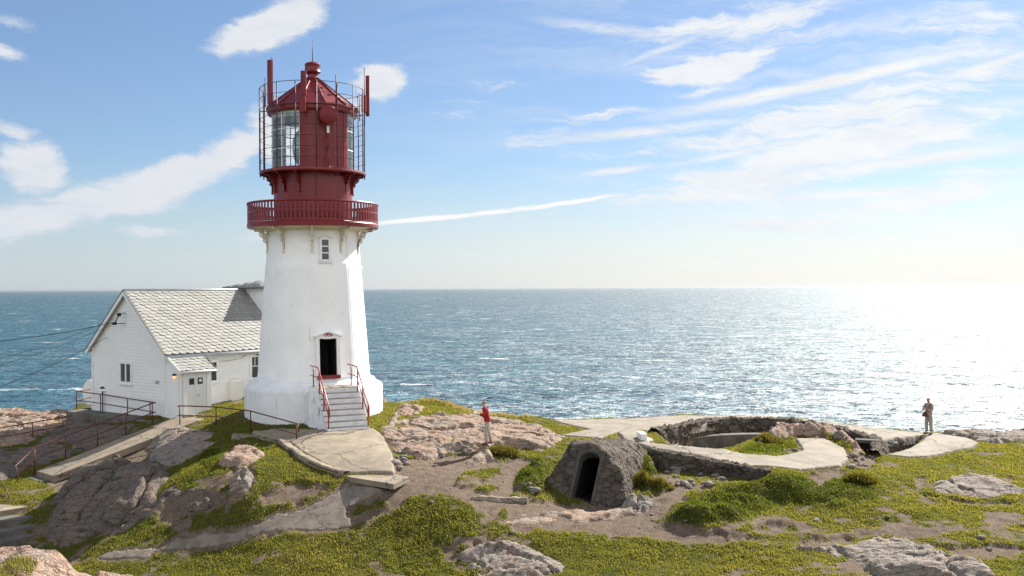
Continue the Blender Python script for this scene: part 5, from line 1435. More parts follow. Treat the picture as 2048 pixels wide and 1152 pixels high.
scatter(16, [(780, 965), (950, 925), (1040, 960), (930, 1000)], .022, .05, 'tiny pebble on the gravel in front of the person in red', 'pebbles on the gravel', flat=.5)
for (px, py, s, lab) in ((1024, 1067, .12, 'single dark stone in the grass above the middle outcrop'), (1532, 1092, .10, 'single small brown stone in the grass at the lower right'), (1632, 1043, .17, 'single pale stone on the grassy slope right of the bank'), (862, 1005, .11, 'grey stone at the upper edge of the grass patch'),
                         (1962, 1077, .16, 'flat pale stone in the grass at the right edge'), (1978, 1100, .13, 'small flat stone just above the bottom right corner'), (1070, 985, .28, 'rounded stone at the left foot of the stone shelter'), (1775, 1035, .14, 'pale stone in the middle of the right lawn')):
    k += 1; stone(px, py, s, lab, None, seed=k, flat=.5)
# a tussock of coarse grass by the person in red
def tussock(px, py, r, hgt, label, n=2600, seed=2):
    g = ground(px, py, full); q = np.random.default_rng(seed)
    t = q.uniform(0, 2 * PI, n); rr = np.sqrt(q.uniform(0, 1, n))
    x = g[0] + np.cos(t) * rr * r; y = g[1] + np.sin(t) * rr * r * .6; z0 = full(x, y) - .02
    lump = (1 - rr ** 2) * hgt * .55
    hh = hgt * q.uniform(.3, .6, n)
    la = q.normal(2.9, 1.1, n); ln = hh * q.uniform(.3, .9, n); th = q.uniform(0, PI, n); w = q.uniform(.008, .015, n)
    V = np.empty((n * 3, 3)); dx, dy = np.cos(th) * w, np.sin(th) * w
    V[0::3] = np.stack([x - dx, y - dy, z0 + lump * .2], 1); V[1::3] = np.stack([x + dx, y + dy, z0 + lump * .2], 1); V[2::3] = np.stack([x + np.cos(la) * ln, y + np.sin(la) * ln, z0 + lump + hh], 1)
    c = np.array((.07, .075, .014)) * (.7 + .7 * q.random((n, 1))); s = (q.random((n, 1)) < .3); c = np.where(s, np.array((.30, .22, .08)), c)
    col = np.ones((n * 3, 4)); col[:, :3] = np.repeat(c, 3, 0)
    o = grid_mesh('grass_tussock', V, np.arange(n * 3).reshape(n, 3), M['grass'], attrs={'tint': col}, smooth=False)
    tag(o, label, 'grass tussock')
tussock(1008, 909, .62, .34, 'dark round grass tussock right of the feet of the person in red', 5000)
tussock(1262, 968, .75, .30, 'dark mossy tussock against the right flank of the stone shelter', 5000, 6)
tussock(1322, 965, .5, .24, 'mossy tussock on the earth right of the stone shelter', 2600, 3)
tussock(1725, 962, .6, .35, 'coarse dark tussock at the right end of the grassy bank', 3500, 4)
tussock(1540, 884, .65, .32, 'tall grass tussock on top of the pit mound', 4000, 5)
# ---------------------------------------------------------------- ground object
turf = grassy * (1 - OCC)
dens = np.clip(turf * (1 - sstep(.02, .40, bare_n * .7 + bare_f * .5)) , 0, 1)
dens = np.maximum(dens, turf * bank)
cov = np.zeros((XX.size, 4)); cov[:, 0] = (np.clip(.15 + .85 * dens, 0, 1) * grassy).ravel(); cov[:, 3] = 1
cliff_rock = sstep(.3, 1.2, dout)
cov[:, 1] = cliff_rock.ravel()
ids = np.arange(XX.size).reshape(XX.shape)
Fq = np.stack([ids[:-1, :-1].ravel(), ids[:-1, 1:].ravel(), ids[1:, 1:].ravel(), ids[1:, :-1].ravel()], 1)
G = grid_mesh('ground', np.stack([XX.ravel(), YY.ravel(), HF.ravel()], 1), Fq, M['ground'], attrs={'cover': cov}, org=Vector((0, 0, 0)))
tag(G, kind='structure')

# ---------------------------------------------------------------- grass
def blades(n_target, zone, hmin, hmax, width, tint_a, tint_b, name):
    pass
area = np.outer(np.gradient(YS), np.gradient(XS))
tall = np.maximum(bank, 0)
P_tall = [plan(p) for p in ([(1028, 980), (1035, 945), (1065, 925), (1100, 925), (1110, 985), (1060, 992)], [(1258, 960), (1290, 945), (1345, 975), (1330, 985), (1285, 985)], [(1280, 940), (1288, 908), (1312, 912), (1322, 945), (1300, 955)], [(1468, 905), (1510, 886), (1545, 876), (1580, 880), (1600, 895), (1560, 908)], [(385, 925), (410, 900), (440, 900), (450, 930), (400, 935)])]
for P in P_tall: tall = np.maximum(tall, sstep(-.1, .2, sdpoly(P, XX, YY)))
P_dry = plan([(800, 812), (840, 799), (870, 797), (915, 806), (960, 825), (1060, 834), (1060, 838), (950, 832), (880, 806), (850, 803)])
dry = sstep(-.25, .2, sdpoly(P_dry, XX, YY))
tall_strip = sstep(-.1, .3, sdpoly(plan([(765, 842), (780, 822), (850, 812), (870, 799), (930, 815), (1060, 834), (1060, 843), (950, 832), (850, 826), (800, 836)]), XX, YY))
dens2 = np.maximum(dens, grassy * (1 - OCC) * np.maximum(tall, tall_strip))
near = np.clip(38. / np.maximum(YY, 20), .6, 1.6)
wgt = (dens2 * area * (view) * (YY < 54) * near ** 1.2)
wgt = wgt * (wgt > 1e-7)
NB = 420000
p = (wgt / wgt.sum()).ravel()
cells = rng.choice(p.size, NB, p=p)
jj, ii = np.divmod(cells, XX.shape[1])
bx = XS[ii] + (rng.random(NB) - .5) * np.gradient(XS)[ii]; by = YS[jj] + (rng.random(NB) - .5) * np.gradient(YS)[jj]
bz = full(bx, by)
tl = tall.ravel()[cells]; dr = np.maximum(dry.ravel()[cells], 0)
patchy = fbm(bx * 1.1, by * 1.1, 4, 91); patchy2 = fbm(bx * .35, by * .35, 3, 92); fine = fbm(bx * 4, by * 4, 3, 93)
h = (.03 + .028 * rng.random(NB)) * (1 + .8 * np.clip(patchy + fine * .6, -.4, 1)) * (1 + .45 * tl + 1.8 * dr)
w = (.010 + .010 * rng.random(NB)) * (by / 36)
# blades on the foreground knoll
NK = 26000
kx = rng.uniform(-12.5, -6.2, NK); ky = rng.uniform(17.0, 21.2, NK)
kb = fbm(kx * .55 + 4, ky * .55, 3, 96) + .35 * fbm(kx * 2.2, ky * 2.2, 3, 97)
def near_c(cx, cy, r): return np.exp(-(((kx - cx) / r) ** 2 + ((ky - cy) / (r * 1.4)) ** 2))
kb = np.maximum(near_c(-9.75, 19.5, .42), near_c(-8.2, 19.3, .40)) + .25 * kb
k = kb > .42
kx, ky = kx[k], ky[k]
kz = knoll_z(kx, ky, None)
bx = np.r_[bx, kx]; by = np.r_[by, ky]; bz = np.r_[bz, kz]
h = np.r_[h, .05 + .11 * rng.random(len(kx))]; w = np.r_[w, np.full(len(kx), .008)]
patchy = np.r_[patchy, fbm(kx * 2, ky * 2, 3, 98)]; patchy2 = np.r_[patchy2, np.zeros(len(kx))]; dr = np.r_[dr, np.full(len(kx), .12)]; tl = np.r_[tl, np.full(len(kx), .3)]; fine = np.r_[fine, np.zeros(len(kx))]
n = len(bx)
th = rng.random(n) * 2 * PI
lean = h * (.25 + .55 * rng.random(n)); la = rng.normal(2.9, .9, n)      # wind leans the blades
wx, wy = np.cos(th) * w, np.sin(th) * w
tip = np.stack([bx + np.cos(la) * lean, by + np.sin(la) * lean, bz + h], 1)
mid = np.stack([bx + np.cos(la) * lean * .35, by + np.sin(la) * lean * .35, bz + h * .6], 1)
V = np.empty((n * 5, 3))
V[0::5] = np.stack([bx - wx, by - wy, bz - .015], 1); V[1::5] = np.stack([bx + wx, by + wy, bz - .015], 1)
V[2::5] = mid + np.stack([wx, wy, 0 * wx], 1) * .8; V[3::5] = mid - np.stack([wx, wy, 0 * wx], 1) * .8
V[4::5] = tip
b0 = np.arange(n) * 5
tri = np.concatenate([np.stack([b0, b0 + 1, b0 + 2], 1), np.stack([b0, b0 + 2, b0 + 3], 1), np.stack([b0 + 3, b0 + 2, b0 + 4], 1)])
r = rng.random(n)
t = np.clip(.5 + .55 * patchy + .35 * patchy2 + .25 * (r - .5), 0, 1)[:, None]
green = np.array((.145, .165, .030)); yell = np.array((.235, .215, .056)); straw = np.array((.34, .265, .135)); deep = np.array((.055, .085, .011))
c = green * (1 - t) + yell * t
c = c * (1 - .75 * tl[:, None]) + deep * .75 * tl[:, None]  # bank and clump blades coloured darker to deepen the shade there
s = np.clip((rng.random(n) < (.035 + .12 * np.clip(-fine, 0, 1))) * 1.0 * .8 + dr, 0, 1)[:, None]
c = c * (1 - s) + straw * s
c *= (.84 + .32 * rng.random(n))[:, None]
col = np.ones((n * 5, 4)); col[:, :3] = np.repeat(c, 5, 0)
GR = grid_mesh('grass', V, tri, M['grass'], attrs={'tint': col}, smooth=False, org=Vector((0, 0, 0)))
tag(GR, kind='stuff')
print('terrain done')
# ---------------------------------------------------------------- people
def skin_mesh(name, nodes, edges, mat, parent, lvl=2, smooth=True):
    keys = list(nodes); idx = {k: i for i, k in enumerate(keys)}
    me = bpy.data.meshes.new(name)
    me.from_pydata([nodes[k][0] for k in keys], [(idx[a], idx[b]) for a, b in edges], [])
    tmp = bpy.data.objects.new(name, me); COL.objects.link(tmp)
    sk = tmp.modifiers.new('skin', 'SKIN'); sk.branch_smoothing = .4
    if not me.skin_vertices: 
        pass
    for i, k in enumerate(keys):
        r = nodes[k][1]; r = r if isinstance(r, tuple) else (r, r)
        me.skin_vertices[0].data[i].radius = r
        me.skin_vertices[0].data[i].use_root = (i == 0)
    ss = tmp.modifiers.new('sub', 'SUBSURF'); ss.levels = lvl; ss.render_levels = lvl
    dg = bpy.context.evaluated_depsgraph_get(); out = bpy.data.meshes.new_from_object(tmp.evaluated_get(dg))
    bpy.data.objects.remove(tmp)
    out.materials.clear()
    out.polygons.foreach_set('use_smooth', [True] * len(out.polygons))
    return link_mesh(name, out, mat, parent)

def person(loc, heading, label, H, jacket, trousers, pose, hair='hair', lean=0.0, shoe='shoe'):
    """local axes: x forward, y left, z up; heading turns x; everything in metres for a 1.75 m figure"""
    P0 = thing('person', label, 'person', loc)
    ch, sh = math.cos(heading), math.sin(heading); sc = H / 1.75
    def w(p):
        x, y, z = p; x = x + lean * max(0, z - .2)
        return (( x * ch - y * sh) * sc, (x * sh + y * ch) * sc, z * sc)
    J = pose
    N_ = {}; E_ = []
    def nd(k, p, r): N_[k] = (w(p), r * sc if not isinstance(r, tuple) else (r[0] * sc, r[1] * sc))
    def ed(*ks):
        for a, b in zip(ks[:-1], ks[1:]): E_.append((a, b))
    nd('pelvis', J['pelvis'], .105); nd('waist', J['waist'], .11); nd('chest', J['chest'], .125); nd('neck', J['neck'], .052); nd('jaw', J['jaw'], .068); nd('skull', J['skull'], .092); nd('crown', J['crown'], .070)
    nd('nose', J['nose'], .018)
    ed('pelvis', 'waist', 'chest', 'neck', 'jaw', 'skull', 'crown'); ed('jaw', 'nose') if False else ed('skull', 'nose')
    for s in 'LR':
        nd('sh' + s, J['sh' + s], .052); nd('el' + s, J['el' + s], .038); nd('wr' + s, J['wr' + s], .027); nd('pa' + s, J['pa' + s], (.040, .020))
        ed('chest', 'sh' + s, 'el' + s, 'wr' + s, 'pa' + s)
        nd('hi' + s, J['hi' + s], .082); nd('kn' + s, J['kn' + s], .056); nd('an' + s, J['an' + s], .038); nd('to' + s, J['to' + s], .034)
        ed('pelvis', 'hi' + s, 'kn' + s, 'an' + s, 'to' + s)
        fw = Vector(J['pa' + s]) - Vector(J['wr' + s]); fw.normalize(); sd_ = fw.cross(Vector((0, 0, 1)))
        sd_ = sd_.normalized() if sd_.length > .1 else Vector((0, 1, 0)); dn_ = fw.cross(sd_)
        if dn_.z > 0: dn_ = -dn_
        for q, (off, ln) in enumerate(((-.030, .070), (-.010, .082), (.010, .076), (.029, .060))):
            b = Vector(J['pa' + s]) + fw * .03 + sd_ * off; m = b + fw * ln * .5 + dn_ * .006; t = m + fw * ln * .42 + dn_ * .03
            for nm, p, r in (('a', b, .0095), ('b', m, .0088), ('c', t, .0075)): nd('f%d%s%s' % (q, nm, s), tuple(p), r)
            ed('pa' + s, 'f%da%s' % (q, s), 'f%db%s' % (q, s), 'f%dc%s' % (q, s))
        sg = -1 if s == 'L' else 1
        b = Vector(J['wr' + s]) + fw * .035 + sd_ * (.034 * -sg); t = b + fw * .045 + sd_ * (.022 * -sg) + dn_ * .012
        nd('tha' + s, tuple(b), .0105); nd('thb' + s, tuple(t), .009); ed('pa' + s, 'tha' + s, 'thb' + s)
    skin_mesh('body', N_, E_, M['skin'], P0)
    # clothes follow the same skeleton, a little larger
    def cloth(name, spec, edges, mat):
        nn_ = {k_: (w(p), (r * sc if not isinstance(r, tuple) else (r[0] * sc, r[1] * sc))) for k_, (p, r) in spec.items()}
        return skin_mesh(name, nn_, edges, mat, P0)
    mid = lambda a, b, f: tuple(Vector(a).lerp(Vector(b), f))
    hem = mid(J['pelvis'], J['waist'], -.35)
    sp_ = {'c': (J['chest'], (.178, .140)), 'w': (J['waist'], (.158, .138)), 'p': (J['pelvis'], (.165, .140)), 'h': (hem, (.160, .138)), 'u': (mid(J['chest'], J['neck'], .62), .095), 'n': (mid(J['chest'], J['neck'], .92), .066)}
    eg = [('c', 'w'), ('w', 'p'), ('p', 'h'), ('c', 'u'), ('u', 'n')]
    for s in 'LR':
        sp_['s' + s] = (J['sh' + s], .082); sp_['m' + s] = (mid(J['sh' + s], J['el' + s], .5), .068); sp_['e' + s] = (J['el' + s], .060); sp_['f' + s] = (mid(J['el' + s], J['wr' + s], .55), .052); sp_['k' + s] = (mid(J['el' + s], J['wr' + s], .95), .043)
        eg += [('u', 's' + s), ('s' + s, 'm' + s), ('m' + s, 'e' + s), ('e' + s, 'f' + s), ('f' + s, 'k' + s)]
    cloth('jacket', sp_, eg, M[jacket])
    sp_ = {'p': (mid(J['pelvis'], J['waist'], .15), (.150, .125)), 'q': (J['pelvis'], (.150, .130))}; eg = [('p', 'q')]
    for s in 'LR':
        sp_['h' + s] = (J['hi' + s], .108); sp_['t' + s] = (mid(J['hi' + s], J['kn' + s], .5), .098); sp_['k' + s] = (J['kn' + s], .083); sp_['c' + s] = (mid(J['kn' + s], J['an' + s], .55), .080); sp_['a' + s] = (mid(J['kn' + s], J['an' + s], .95), .078)
        eg += [('q', 'h' + s), ('h' + s, 't' + s), ('t' + s, 'k' + s), ('k' + s, 'c' + s), ('c' + s, 'a' + s)]
    cloth('trousers', sp_, eg, M[trousers])
    for s in 'LR':
        a, t = Vector(J['an' + s]), Vector(J['to' + s]); f = (t - a); f.z = 0; f.normalize()
        sp_ = {'h': (tuple(a - f * .05 + Vector((0, 0, -.045))), .045), 'm': (tuple(a + f * .06 + Vector((0, 0, -.050))), (.052, .042)), 't': (tuple(a + f * .16 + Vector((0, 0, -.058))), (.050, .034)), 'e': (tuple(a + f * .21 + Vector((0, 0, -.062))), (.034, .024))}
        cloth('shoe', sp_, [('h', 'm'), ('m', 't'), ('t', 'e')], M[shoe])
    # hair: a cap over the back and top of the skull
    sk, cr = Vector(J['skull']), Vector(J['crown'])
    back = Vector((-.022, 0, 0))
    sp_ = {'a': (tuple(sk + back * 1.6 + Vector((0, 0, -.03))), .082), 'b': (tuple(sk + back + Vector((0, 0, .035))), .091), 'c': (tuple(cr + back * .4 + Vector((0, 0, .006))), .068)}
    cloth('hair', sp_, [('a', 'b'), ('b', 'c')], M[hair])
    for s, sg in (('L', 1), ('R', -1)):
        e_ = {'a': (tuple(sk + Vector((.005, sg * .088, -.005))), (.016, .022)), 'b': (tuple(sk + Vector((-.004, sg * .098, .012))), (.010, .016))}
        cloth('ear', e_, [('a', 'b')], M['skin'])
        e_ = {'a': (tuple(sk + Vector((.074, sg * .033, .0))), .013), 'b': (tuple(sk + Vector((.080, sg * .033, .0))), .011)}
        cloth('eye', e_, [('a', 'b')], M['shoe'])
    e_ = {'a': (tuple(Vector(J['jaw']) + Vector((.062, .022, .012))), .008), 'b': (tuple(Vector(J['jaw']) + Vector((.062, -.022, .012))), .008)}
    cloth('mouth', e_, [('a', 'b')], M['red_text'])
    return P0, w

def head(x, y=0.0, turn=0.0):
    c, s = math.cos(turn), math.sin(turn)
    f = lambda dx, z: (x + dx * c, y + dx * s, z)
    return {'jaw': f(.035, 1.555), 'skull': f(.012, 1.625), 'crown': f(.005, 1.685), 'nose': f(.112, 1.605)}

red = {'pelvis': (-.02, 0, .92), 'waist': (.0, 0, 1.08), 'chest': (.03, 0, 1.28), 'neck': (.055, 0, 1.47), **head(.085),
       'shL': (.03, .185, 1.385), 'shR': (.03, -.185, 1.385), 'elL': (.10, .235, 1.13), 'elR': (.06, -.235, 1.12), 'wrL': (.30, .13, 1.18), 'wrR': (.28, -.12, 1.17), 'paL': (.375, .075, 1.20), 'paR': (.36, -.06, 1.19),
       'hiL': (-.02, .095, .88), 'hiR': (-.02, -.095, .88), 'knL': (.06, .10, .49), 'knR': (-.06, -.10, .48), 'anL': (.05, .11, .085), 'anR': (-.16, -.11, .085), 'toL': (.20, .12, .035), 'toR': (-.01, -.13, .035)}
g = ground(973, 893, full, 30)
bpy.context.view_layer.update()
def sight(px, py):
    a, b = bearing(px, py); hit, p, *_r = S.ray_cast(bpy.context.evaluated_depsgraph_get(), Vector((a, 1, b)) * 28, Vector((a, 1, b)).normalized())
    return np.array(p)
fx = sight(975, 891)
zr1 = rock_top = float(fx[2])
# stand on the highest surface under the feet
def surface_z(x, y):
    dg = bpy.context.evaluated_depsgraph_get()
    hit, p, n_, i_, o_, m_ = S.ray_cast(dg, Vector((x, y, 5)), Vector((0, 0, -1)))
    return p.z if hit else float(full(x, y)[0])
bpy.context.view_layer.update()
z1 = max(surface_z(fx[0] + dx, fx[1] + dy) for dx in (-.05, .12) for dy in (-.08, .08))
PR, wr_ = person((fx[0], fx[1], z1), PI + .12, 'person in a red jacket and beige trousers standing below the rock slope', 1.75, 'red_jacket', 'beige_trousers', red, lean=.03)
h_ = Vector(wr_((.43, .01, 1.21)))
mb = MB(); o_ = Vector((fx[0], fx[1], z1))
mb.box(o_ + h_, (.10, .17, .13), .3, None)
tag(mb.build('paper_bag', M['paper'], bevel=.015), 'small white paper bag held by the person in red', 'bag')
far_ = {'pelvis': (.0, 0, .92), 'waist': (.0, 0, 1.08), 'chest': (.0, 0, 1.28), 'neck': (.01, 0, 1.47), **head(.03, 0, .25),
        'shL': (.0, .185, 1.385), 'shR': (.0, -.185, 1.385), 'elL': (.10, .24, 1.14), 'elR': (.12, -.22, 1.13), 'wrL': (.30, .10, 1.19), 'wrR': (.31, -.08, 1.17), 'paL': (.37, .05, 1.22), 'paR': (.38, -.03, 1.19),
        'hiL': (.0, .095, .88), 'hiR': (.0, -.095, .88), 'knL': (.02, .11, .48), 'knR': (.03, -.11, .48), 'anL': (-.01, .12, .085), 'anR': (.0, -.12, .085), 'toL': (.13, .14, .035), 'toR': (.14, -.15, .035)}
fx = sight(1858, 868)
z2 = max(surface_z(fx[0] + dx, fx[1] + dy) for dx in (-.12, 0, .12) for dy in (-.08, .08))
PF, wf_ = person((fx[0], fx[1], z2), PI + .55, 'person in khaki grey clothes standing at the cliff edge with a dark bag', 1.72, 'khaki', 'khaki', far_, hair='skin')
o_ = Vector((fx[0], fx[1], z2))
BG = thing('shoulder_bag', 'dark maroon bag hanging in front of the person at the cliff edge', 'bag', o_ + Vector(wf_((.30, .04, .85))))
mb = MB()
c = [Vector(wf_(p)) + o_ for p in ((.22, -.10, .84), (.42, -.10, .84), (.42, .14, .84), (.22, .14, .84))]; t = [Vector(wf_(p)) + o_ for p in ((.26, -.04, 1.08), (.31, -.04, 1.08), (.31, .08, 1.08), (.26, .08, 1.08))]
mb.hexa(c, t); mb.build('pouch', M['maroon'], BG, bevel=.02)
mb = MB(); mb.tube([o_ + Vector(wf_(p)) for p in ((.28, .02, 1.07), (.22, .10, 1.25), (.10, .16, 1.42), (-.06, .12, 1.47), (-.15, -.02, 1.30))], .014, 6); mb.build('strap', M['maroon'], BG)
# ---------------------------------------------------------------- sea
rows = np.r_[np.linspace(20, 1000, 30), np.geomspace(1200, 78000, 30)]
ang = np.linspace(-1.25, 1.25, 61)
A, R = np.meshgrid(ang, rows)
V = np.stack([(np.sin(A) * R).ravel(), (np.cos(A) * R).ravel(), np.full(A.size, SEA_Z)], 1)
ids = np.arange(A.size).reshape(A.shape)
Fq = np.stack([ids[:-1, :-1].ravel(), ids[:-1, 1:].ravel(), ids[1:, 1:].ravel(), ids[1:, :-1].ravel()], 1)
SEA = grid_mesh('sea', V, Fq, M['sea'], org=Vector((0, 0, SEA_Z)))
tag(SEA, kind='structure')

# ---------------------------------------------------------------- sea haze
mb = MB(); mb.box((0, 0, (-48 + 13.) / 2), (158000, 158000, 61.))
hm = bpy.data.materials.new('sea haze'); hm.use_nodes = True
hm.node_tree.nodes.remove(hm.node_tree.nodes['Principled BSDF'])
pv = hm.node_tree.nodes.new('ShaderNodeVolumePrincipled'); pv.inputs['Color'].default_value = (.45, .475, .50, 1); pv.inputs['Density'].default_value = .000024; pv.inputs['Anisotropy'].default_value = .5
hm.node_tree.links.new(pv.outputs[0], hm.node_tree.nodes['Material Output'].inputs['Volume'])
tag(mb.build('haze', hm), kind='stuff')

# ---------------------------------------------------------------- sky, sun
W = bpy.data.worlds.new('World'); S.world = W; W.use_nodes = True
N = NT(W.node_tree); bg = W.node_tree.nodes['Background']
sky = N.n('ShaderNodeTexSky', sky_type='NISHITA', sun_disc=False)
sky.sun_elevation = SUN_EL; sky.sun_rotation = SUN_AZ
sky.air_density = 1.0; sky.dust_density = .4; sky.ozone_density = 1.8; sky.altitude = 40
D = N.n('ShaderNodeTexCoord').outputs['Generated']
sx = N.n('ShaderNodeSeparateXYZ'); N.link(D, sx.inputs[0])
az = N.math('ARCTAN2', sx.outputs[0], sx.outputs[1]); el = N.math('ARCSINE', sx.outputs[2])
cmb = N.n('ShaderNodeCombineXYZ', ins={0: az, 1: el, 2: 0.0})
q = cmb.outputs[0]
def ae(px, py):
    a, b = bearing(px, py)
    return math.atan(a), math.atan2(b, math.hypot(a, 1))
wn = N.vmath('SUBTRACT', N.noise(q, 9, 5, .6, out='Color'), (.5, .5, .5))
wn2 = N.vmath('SUBTRACT', N.noise(q, 38, 4, .6, out='Color'), (.5, .5, .5))
qw = N.vmath('ADD', N.vmath('ADD', q, N.vmath('MULTIPLY', wn, (.075, .038, 0))), N.vmath('MULTIPLY', wn2, (.018, .010, 0)))
qs = N.vmath('ADD', q, N.vmath('MULTIPLY', wn2, (.006, .0035, 0)))
def blob(px, py, hl, hw, deg, strength, soft=.0, src=None):
    a, e = ae(px, py)
    mp = N.n('ShaderNodeMapping', vector_type='TEXTURE'); N.link(src or qw, mp.inputs[0])
    mp.inputs['Location'].default_value = (a, e, 0); mp.inputs['Rotation'].default_value = (0, 0, math.radians(deg)); mp.inputs['Scale'].default_value = (hl / F, hw / F, 1)
    l = N.vmath('LENGTH', mp.outputs[0], out=1)
    return N.mrange(l, 1.0, soft, 0, strength)
# fibres combed along the wind
def fibre(deg, sc, st, detail=7, rough=.62):
    mp = N.n('ShaderNodeMapping'); N.link(qw, mp.inputs[0]); mp.inputs['Rotation'].default_value = (0, 0, math.radians(-deg)); mp.inputs['Scale'].default_value = st
    return N.noise(mp.outputs[0], sc, detail, rough, .4)
f_r = fibre(9, 4.5, (1, 9, 1), 8, .66); f_l = fibre(22, 8, (1, 3.2, 1)); f_f = fibre(13, 18, (1, 5, 1), 6, .68)
solid = [blob(545, 48, 185, 62, 24, 1.5), blob(752, 165, 95, 62, 32, 1.5), blob(700, 225, 60, 40, 40, .9), blob(330, 360, 260, 62, 21, 1.35), blob(470, 300, 120, 34, 18, .9), blob(610, 245, 190, 60, 24, 1.25), blob(572, 275, 120, 85, 18, 1.5), blob(200, 405, 230, 62, 14, 1.3), blob(440, 310, 150, 50, 20, 1.2),
         blob(75, 330, 100, 75, -30, 1.2), blob(60, 440, 190, 66, 8, 1.15), blob(20, 262, 70, 26, -10, .9), blob(300, 455, 110, 24, 6, .75), blob(10, 105, 60, 30, 0, .9), blob(40, 45, 100, 24, -12, .6)]
wisp = [blob(1430, 132, 235, 44, 9.5, 1.50), blob(1330, 150, 130, 35, 6, 1.25), blob(1400, 178, 110, 23, 14, 0.88), blob(1480, 45, 420, 80, 6, .95), blob(1950, 45, 200, 87, 0, 0.88), blob(1650, 235, 760, 67, 9.5, 1.06), blob(1200, 245, 330, 58, 6, 0.88), blob(1720, 290, 480, 75, 9, 1.31), blob(1560, 355, 450, 67, 3, 1.25), blob(1930, 372, 260, 61, 5, 1.25),
        blob(1700, 432, 560, 44, 3, 1.00), blob(1330, 400, 200, 23, 3, 0.75), blob(900, 520, 130, 20, 2, 0.62), blob(380, 500, 130, 17, 4, 0.56), blob(520, 475, 70, 29, 10, 0.75), blob(1000, 190, 300, 87, 12, 0.44), blob(1900, 180, 420, 87, 12, 0.75), blob(1500, 500, 900, 87, 2, 0.62)]
def total(lst):
    s = lst[0]
    for k in lst[1:]: s = N.math('MAXIMUM', s, k)
    return s
def carve(v, tex, k, lo, hi):
    return N.mrange(N.math('ADD', v, N.math('MULTIPLY', N.math('SUBTRACT', tex, .5), k)), lo, hi)
tx_l = N.math('ADD', N.math('MULTIPLY', f_l, .55), N.math('MULTIPLY', f_f, .45))
tx_r = N.math('ADD', N.math('MULTIPLY', f_r, .7), N.math('MULTIPLY', f_f, .3))
ts = total(solid); tw = total(wisp)
thin = total([blob(1640, 168, 560, 22, 8.5, 1.2, .0, qs), blob(1300, 262, 340, 18, 4, 1.0, .0, qs), blob(1850, 318, 320, 22, 4, 1.1, .0, qs), blob(1235, 341, 120, 12, 6, 1.1, .0, qs), blob(1750, 385, 420, 20, 2, 1.0, .0, qs), blob(1500, 300, 300, 14, 9, .9, .0, qs), blob(1980, 130, 220, 16, 14, 1.0, .0, qs), blob(1230, 60, 240, 18, -8, .8, .0, qs), blob(1350, 90, 200, 12, 18, .8, .0, qs)])
m1 = N.math('MULTIPLY', carve(ts, tx_l, 2.0, .22, .95), N.mrange(ts, .02, .35))
m2 = N.math('MULTIPLY', carve(tw, tx_r, 4.6, .22, 1.15), N.mrange(tw, .02, .30))
trail = N.math('MAXIMUM', N.math('MAXIMUM', blob(1130, 406, 165, 7, 8.0, 1.0, .35, qs), blob(860, 437, 200, 8, 5.0, 1.0, .35, qs)), blob(1000, 422, 130, 7.5, 6.6, 1.0, .35, qs))
trail = N.math('MULTIPLY', trail, N.mrange(f_f, .30, .5, .7, 1.0))
veil = N.math('MULTIPLY', N.mrange(az, -.30, .52), N.mrange(f_r, .38, .64, 0, .55))
cl = N.math('MAXIMUM', N.math('MAXIMUM', m1, N.math('MULTIPLY', m2, .92)), trail)
cl = N.math('MAXIMUM', cl, veil)
cl = N.math('MAXIMUM', cl, N.math('MULTIPLY', thin, N.mrange(tx_r, .30, .52, 0, 1.0)), clamp=True)
cloudcol = N.mix(N.mrange(az, -.45, .5), (6.5, 6.7, 7.1), (8.3, 8.3, 8.25))
cloudcol = N.mix(N.mrange(tx_l, .35, .62), N.mix(.22, cloudcol, (3.6, 4.6, 6.2)), cloudcol)
cloudcol = N.mix(trail, cloudcol, (8.2, 8.2, 8.2))
skyc = N.mix(1.0, sky.outputs[0], (.72, .81, .96), 'MULTIPLY')
skyc = N.mix(.10, skyc, (4.2, 6.0, 8.0))
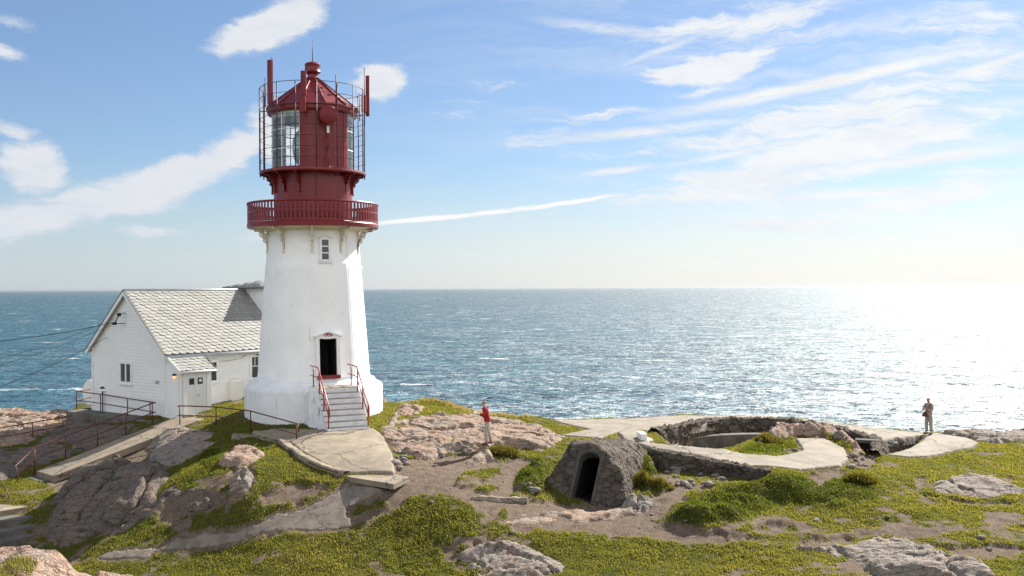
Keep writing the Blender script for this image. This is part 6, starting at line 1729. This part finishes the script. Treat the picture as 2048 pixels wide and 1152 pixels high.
hz = N.mrange(N.math('ABSOLUTE', el), .004, .15, 1, 0)
hz = N.math('POWER', hz, 1.6)
hzcol = N.mix(N.mrange(az, -.5, .35), (5.0, 5.7, 6.3), (7.9, 7.9, 7.8))
skyc = N.mix(N.math('MULTIPLY', hz, .68), skyc, hzcol)
out = N.mix(cl, skyc, cloudcol)
# added bright cloud, unseen behind the viewpoint, kept low to fill shaded walls
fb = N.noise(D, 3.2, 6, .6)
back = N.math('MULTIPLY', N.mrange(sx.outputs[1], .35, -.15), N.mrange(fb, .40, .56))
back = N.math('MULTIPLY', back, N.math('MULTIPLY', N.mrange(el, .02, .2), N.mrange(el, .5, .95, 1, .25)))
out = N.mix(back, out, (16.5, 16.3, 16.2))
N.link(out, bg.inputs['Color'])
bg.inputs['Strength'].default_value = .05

L = bpy.data.lights.new('sun', 'SUN'); L.energy = 5.0; L.angle = math.radians(.53); L.color = (1.0, .94, .84)
LO = bpy.data.objects.new('sun', L); COL.objects.link(LO)
sd = Vector((math.sin(SUN_AZ) * math.cos(SUN_EL), math.cos(SUN_AZ) * math.cos(SUN_EL), math.sin(SUN_EL)))
LO.rotation_euler = sd.to_track_quat('Z', 'Y').to_euler()
LO.location = sd * 120

cam = bpy.data.cameras.new('camera'); co = bpy.data.objects.new('camera', cam); COL.objects.link(co)
cam.sensor_width = 36; cam.lens = 36 * F / 2048; cam.clip_start = .2; cam.clip_end = 250000
right = Vector((1, 0, -ROLL)).normalized(); fwd = Vector((0, 1, 0)); up = right.cross(fwd)
co.matrix_world = Matrix(((right.x, up.x, -fwd.x, 0), (right.y, up.y, -fwd.y, 0), (right.z, up.z, -fwd.z, 0), (0, 0, 0, 1)))
S.camera = co
S.view_settings.view_transform = 'Standard'; S.view_settings.look = 'None'; S.view_settings.exposure = 1.26; S.view_settings.gamma = 1
S.cycles.max_bounces = 8; S.cycles.transparent_max_bounces = 12
S.cycles.sample_clamp_indirect = 6

S.cycles.use_denoising = True
S.cycles.denoising_prefilter = 'NONE'
